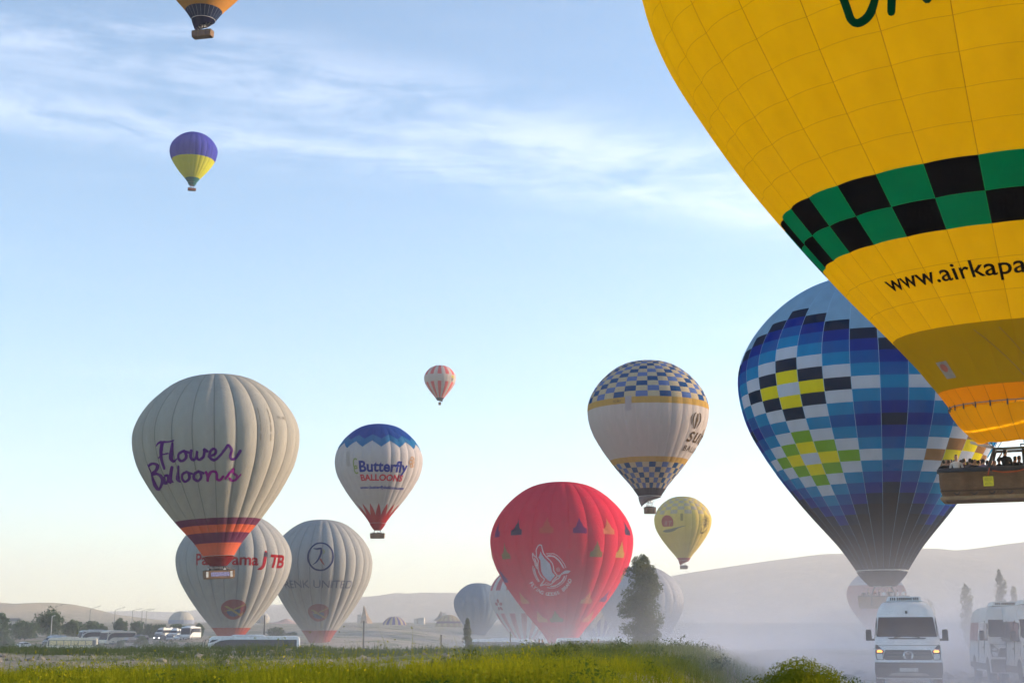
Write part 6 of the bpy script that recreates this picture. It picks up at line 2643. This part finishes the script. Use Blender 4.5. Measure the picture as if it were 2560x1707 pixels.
# ================================================================== poles, lamps, kerb, far rocks and houses
POLE = mat('pole_grey', (.22, .23, .23), .6)
WOODP = mat('pole_wood', (.06, .055, .05), .8)


def lamp_post(label, px, top, base_py, d, arm_px, arm_up, group, m=None):
    p = ground_at(px, d)
    k = d / FPX
    zt, zb = EYE + (1590 - top) * k, min(float(p.z), EYE + (1590 - base_py) * k)
    root = thing('street_lamp', label, 'street lamp', (p.x, d, zb), 0, group)
    MB().tube([(0, 0, 0), (0, 0, zt - zb)], [.13, .08], 8).build('post', m or POLE, root)
    ax, az = arm_px * k, arm_up * k
    MB().tube([(0, 0, zt - zb), (ax * .5, 0, zt - zb + az * .55), (ax, 0, zt - zb + az)], .06, 6).build('arm', m or POLE, root)
    MB().box((ax * 1.1, 0, zt - zb + az * 1.05), (.9, .28, .14), Matrix.Rotation(-math.atan2(arm_up, max(arm_px, 1)), 3, 'Y')).build('lamp_head', m or POLE, root)


SG = 'street lamps along the far road'
for k, (px, top, ax, au) in enumerate([(222, 1525, 19, 7), (284, 1527, 19, 6), (328, 1528, 17, 4), (352, 1529, 17, 5), (363, 1530, 15, 5), (128, 1523, 20, 9)]):
    lamp_post(['street lamp standing clear right of the left hilltop', 'street lamp second from the left hilltop', 'street lamp in the middle of the far row', 'street lamp left of the last pair', 'street lamp at the right end of the far row', 'street lamp rising out of the broad dark tree'][k], px, top, 1585, 430, ax, au, SG)
lamp_post('pale lamp post in front of the broad dark tree', 127, 1542, 1604, 366, 3, 1, SG, mat('pole_white', (.45, .47, .47), .6))


def pole(label, px, top, base_py, d):
    p = ground_at(px, d)
    k = d / FPX
    zt, zb = EYE + (1590 - top) * k, min(float(p.z), EYE + (1590 - base_py) * k)
    root = thing('utility_pole', label, 'pole', (p.x, d, zb), 0, 'poles in the valley')
    MB().tube([(0, 0, 0), (0, 0, zt - zb)], [.13, .09], 8).build('mast', WOODP, root)
    MB().box((0, 0, zt - zb + .03), (.26, .26, .10)).build('cap', WOODP, root)


pole('dark pole above the tail of the long coach', 660, 1541, 1606, 215)
pole('dark pole right of the ringed grey balloon', 909, 1555, 1608, 200)
pole('short pole below the apricot balloon', 1103, 1588, 1608, 170)
pole('short pole below the candy striped balloon', 1276, 1580, 1608, 200)


def kerb():
    a, b = ground_at(212, 322), ground_at(392, 318)
    z = EYE - (1622 - 1590) * 320 / FPX
    c = (a + b) / 2
    root = thing('barrier', 'long low white concrete barrier in front of the lot', 'barrier', (c.x, c.y, z - .55), 0)
    L = b.x - a.x
    n = 6
    for k in range(n):
        MB().box(((k + .5) * L / n - L / 2, 0, .28), (L / n - .12, .35, .56), taper=.92).build('block', mat('barrier_white', (.55, .56, .58), .7), root, bevel=.04)
    for k in range(n + 1):
        MB().box((k * L / n - L / 2, 0, .2), (.10, .2, .4)).build('connector', POLE, root)


kerb()


def outcrop(label, px, top, base_py, wpx, d, seed, m, lean=0.0):
    """A tuff pinnacle: fluted, leaning, its foot sunk into the hillside."""
    k = d / FPX
    p = at(px, base_py, d)
    h, w = (base_py - top) * k, wpx * k
    P = []
    n = 26
    for i, t in enumerate(np.linspace(0, 1, 16)):
        z = -h * .9 + (h * 1.9) * t
        u = np.clip((z / h), -1, 1)
        r = w * .5 * (np.interp(u, [-.9, 0, .25, .6, .85, 1.0], [2.6, 1.0, .72, .42, .25, .04]))
        row = []
        for j in range(n + 1):
            a = 2 * math.pi * (j % n) / n
            f = 1 + .16 * float(vnoise(np.array(a * 2.2 + seed), np.array(t * 5), seed)) + .10 * math.sin(a * 7 + seed)
            row.append((r * f * math.cos(a) + lean * w * max(u, 0), r * f * math.sin(a), z))
        P.append(row)
    root = thing('rock_pinnacle', label, 'rock', p, 0, 'rock pinnacles on the far slope')
    MB().grid(P).build('rock', m, root, smooth=True, angle=50)


TUFF = mat('tuff', (.30, .21, .14), .95, var=.2, nscale=.2)
outcrop('pointed rock castle left of the straw striped balloon', 913, 1513, 1537, 15, 1500, 4, TUFF, -.25)
outcrop('jagged dark rock above the apricot balloon', 1102, 1527, 1540, 14, 1480, 9, mat('dark_tuff', (.24, .20, .17), .95), .0)
outcrop('low pinkish cliff right of the lettered grey balloon', 716, 1546, 1553, 40, 1300, 15, mat('pink_tuff', (.46, .30, .24), .95, var=.2, nscale=.2))


def house(label, px, base_py, d, w, h):
    p = at(px, base_py, d)
    root = thing('house', label, 'house', p, random.uniform(-.4, .4), 'houses of the far village')
    MB().box((0, 0, h / 2 - 2), (w, w * .8, h + 4)).build('wall', mat('house_plaster', (.55, .50, .44), .9), root)
    MB().box((0, 0, h + .15), (w * 1.06, w * .86, .3)).build('roof', mat('house_roof', (.40, .34, .28), .9), root)
    for x in (-.28, .28):
        MB().box((x * w, -w * .4 - .02, h * .5), (w * .14, .08, h * .3)).build('window', GREYG, root)


for k, (px, py, w, h, lab) in enumerate([(898, 1541, 6, 4, 'pale house just below the rock castle'), (897, 1549, 5, 5, 'pale house one step lower below the rock castle'), (1040, 1552, 5, 4.5, 'left one of the pale houses beyond the straw striped balloon'), (1049, 1551, 6, 5, 'middle one of the pale houses beyond the straw striped balloon'),
                                         (1058, 1551, 4.5, 5, 'right one of the pale houses beyond the straw striped balloon'), (1110, 1535, 5, 3, 'pale house beside the jagged dark rock')]):
    house(lab, px, py + 1, 1420, w * .62, h * .6)
p_ = ground_at(38, 520)
hs = thing('house', 'low grey roofed house on the slope above the left trees', 'house', at(36, 1566, 520), .2, 'houses on the left slope')
MB().box((0, 0, .5), (4.6, 4, 3)).build('wall', mat('house_plaster', (.55, .50, .44), .9), hs)
MB().add([(-2.7, -2.3, 2), (2.7, -2.3, 2), (2.7, 2.3, 2), (-2.7, 2.3, 2), (-1.6, 0, 3.1), (1.6, 0, 3.1)], [(0, 1, 5, 4), (2, 3, 4, 5), (1, 2, 5), (3, 0, 4), (0, 3, 2, 1)]).build('roof', mat('grey_roof', (.13, .14, .14), .8), hs)
for x in (-1.2, 1.2):
    MB().box((x, -2.02, .7), (.9, .08, 1.0)).build('window', GREYG, hs)
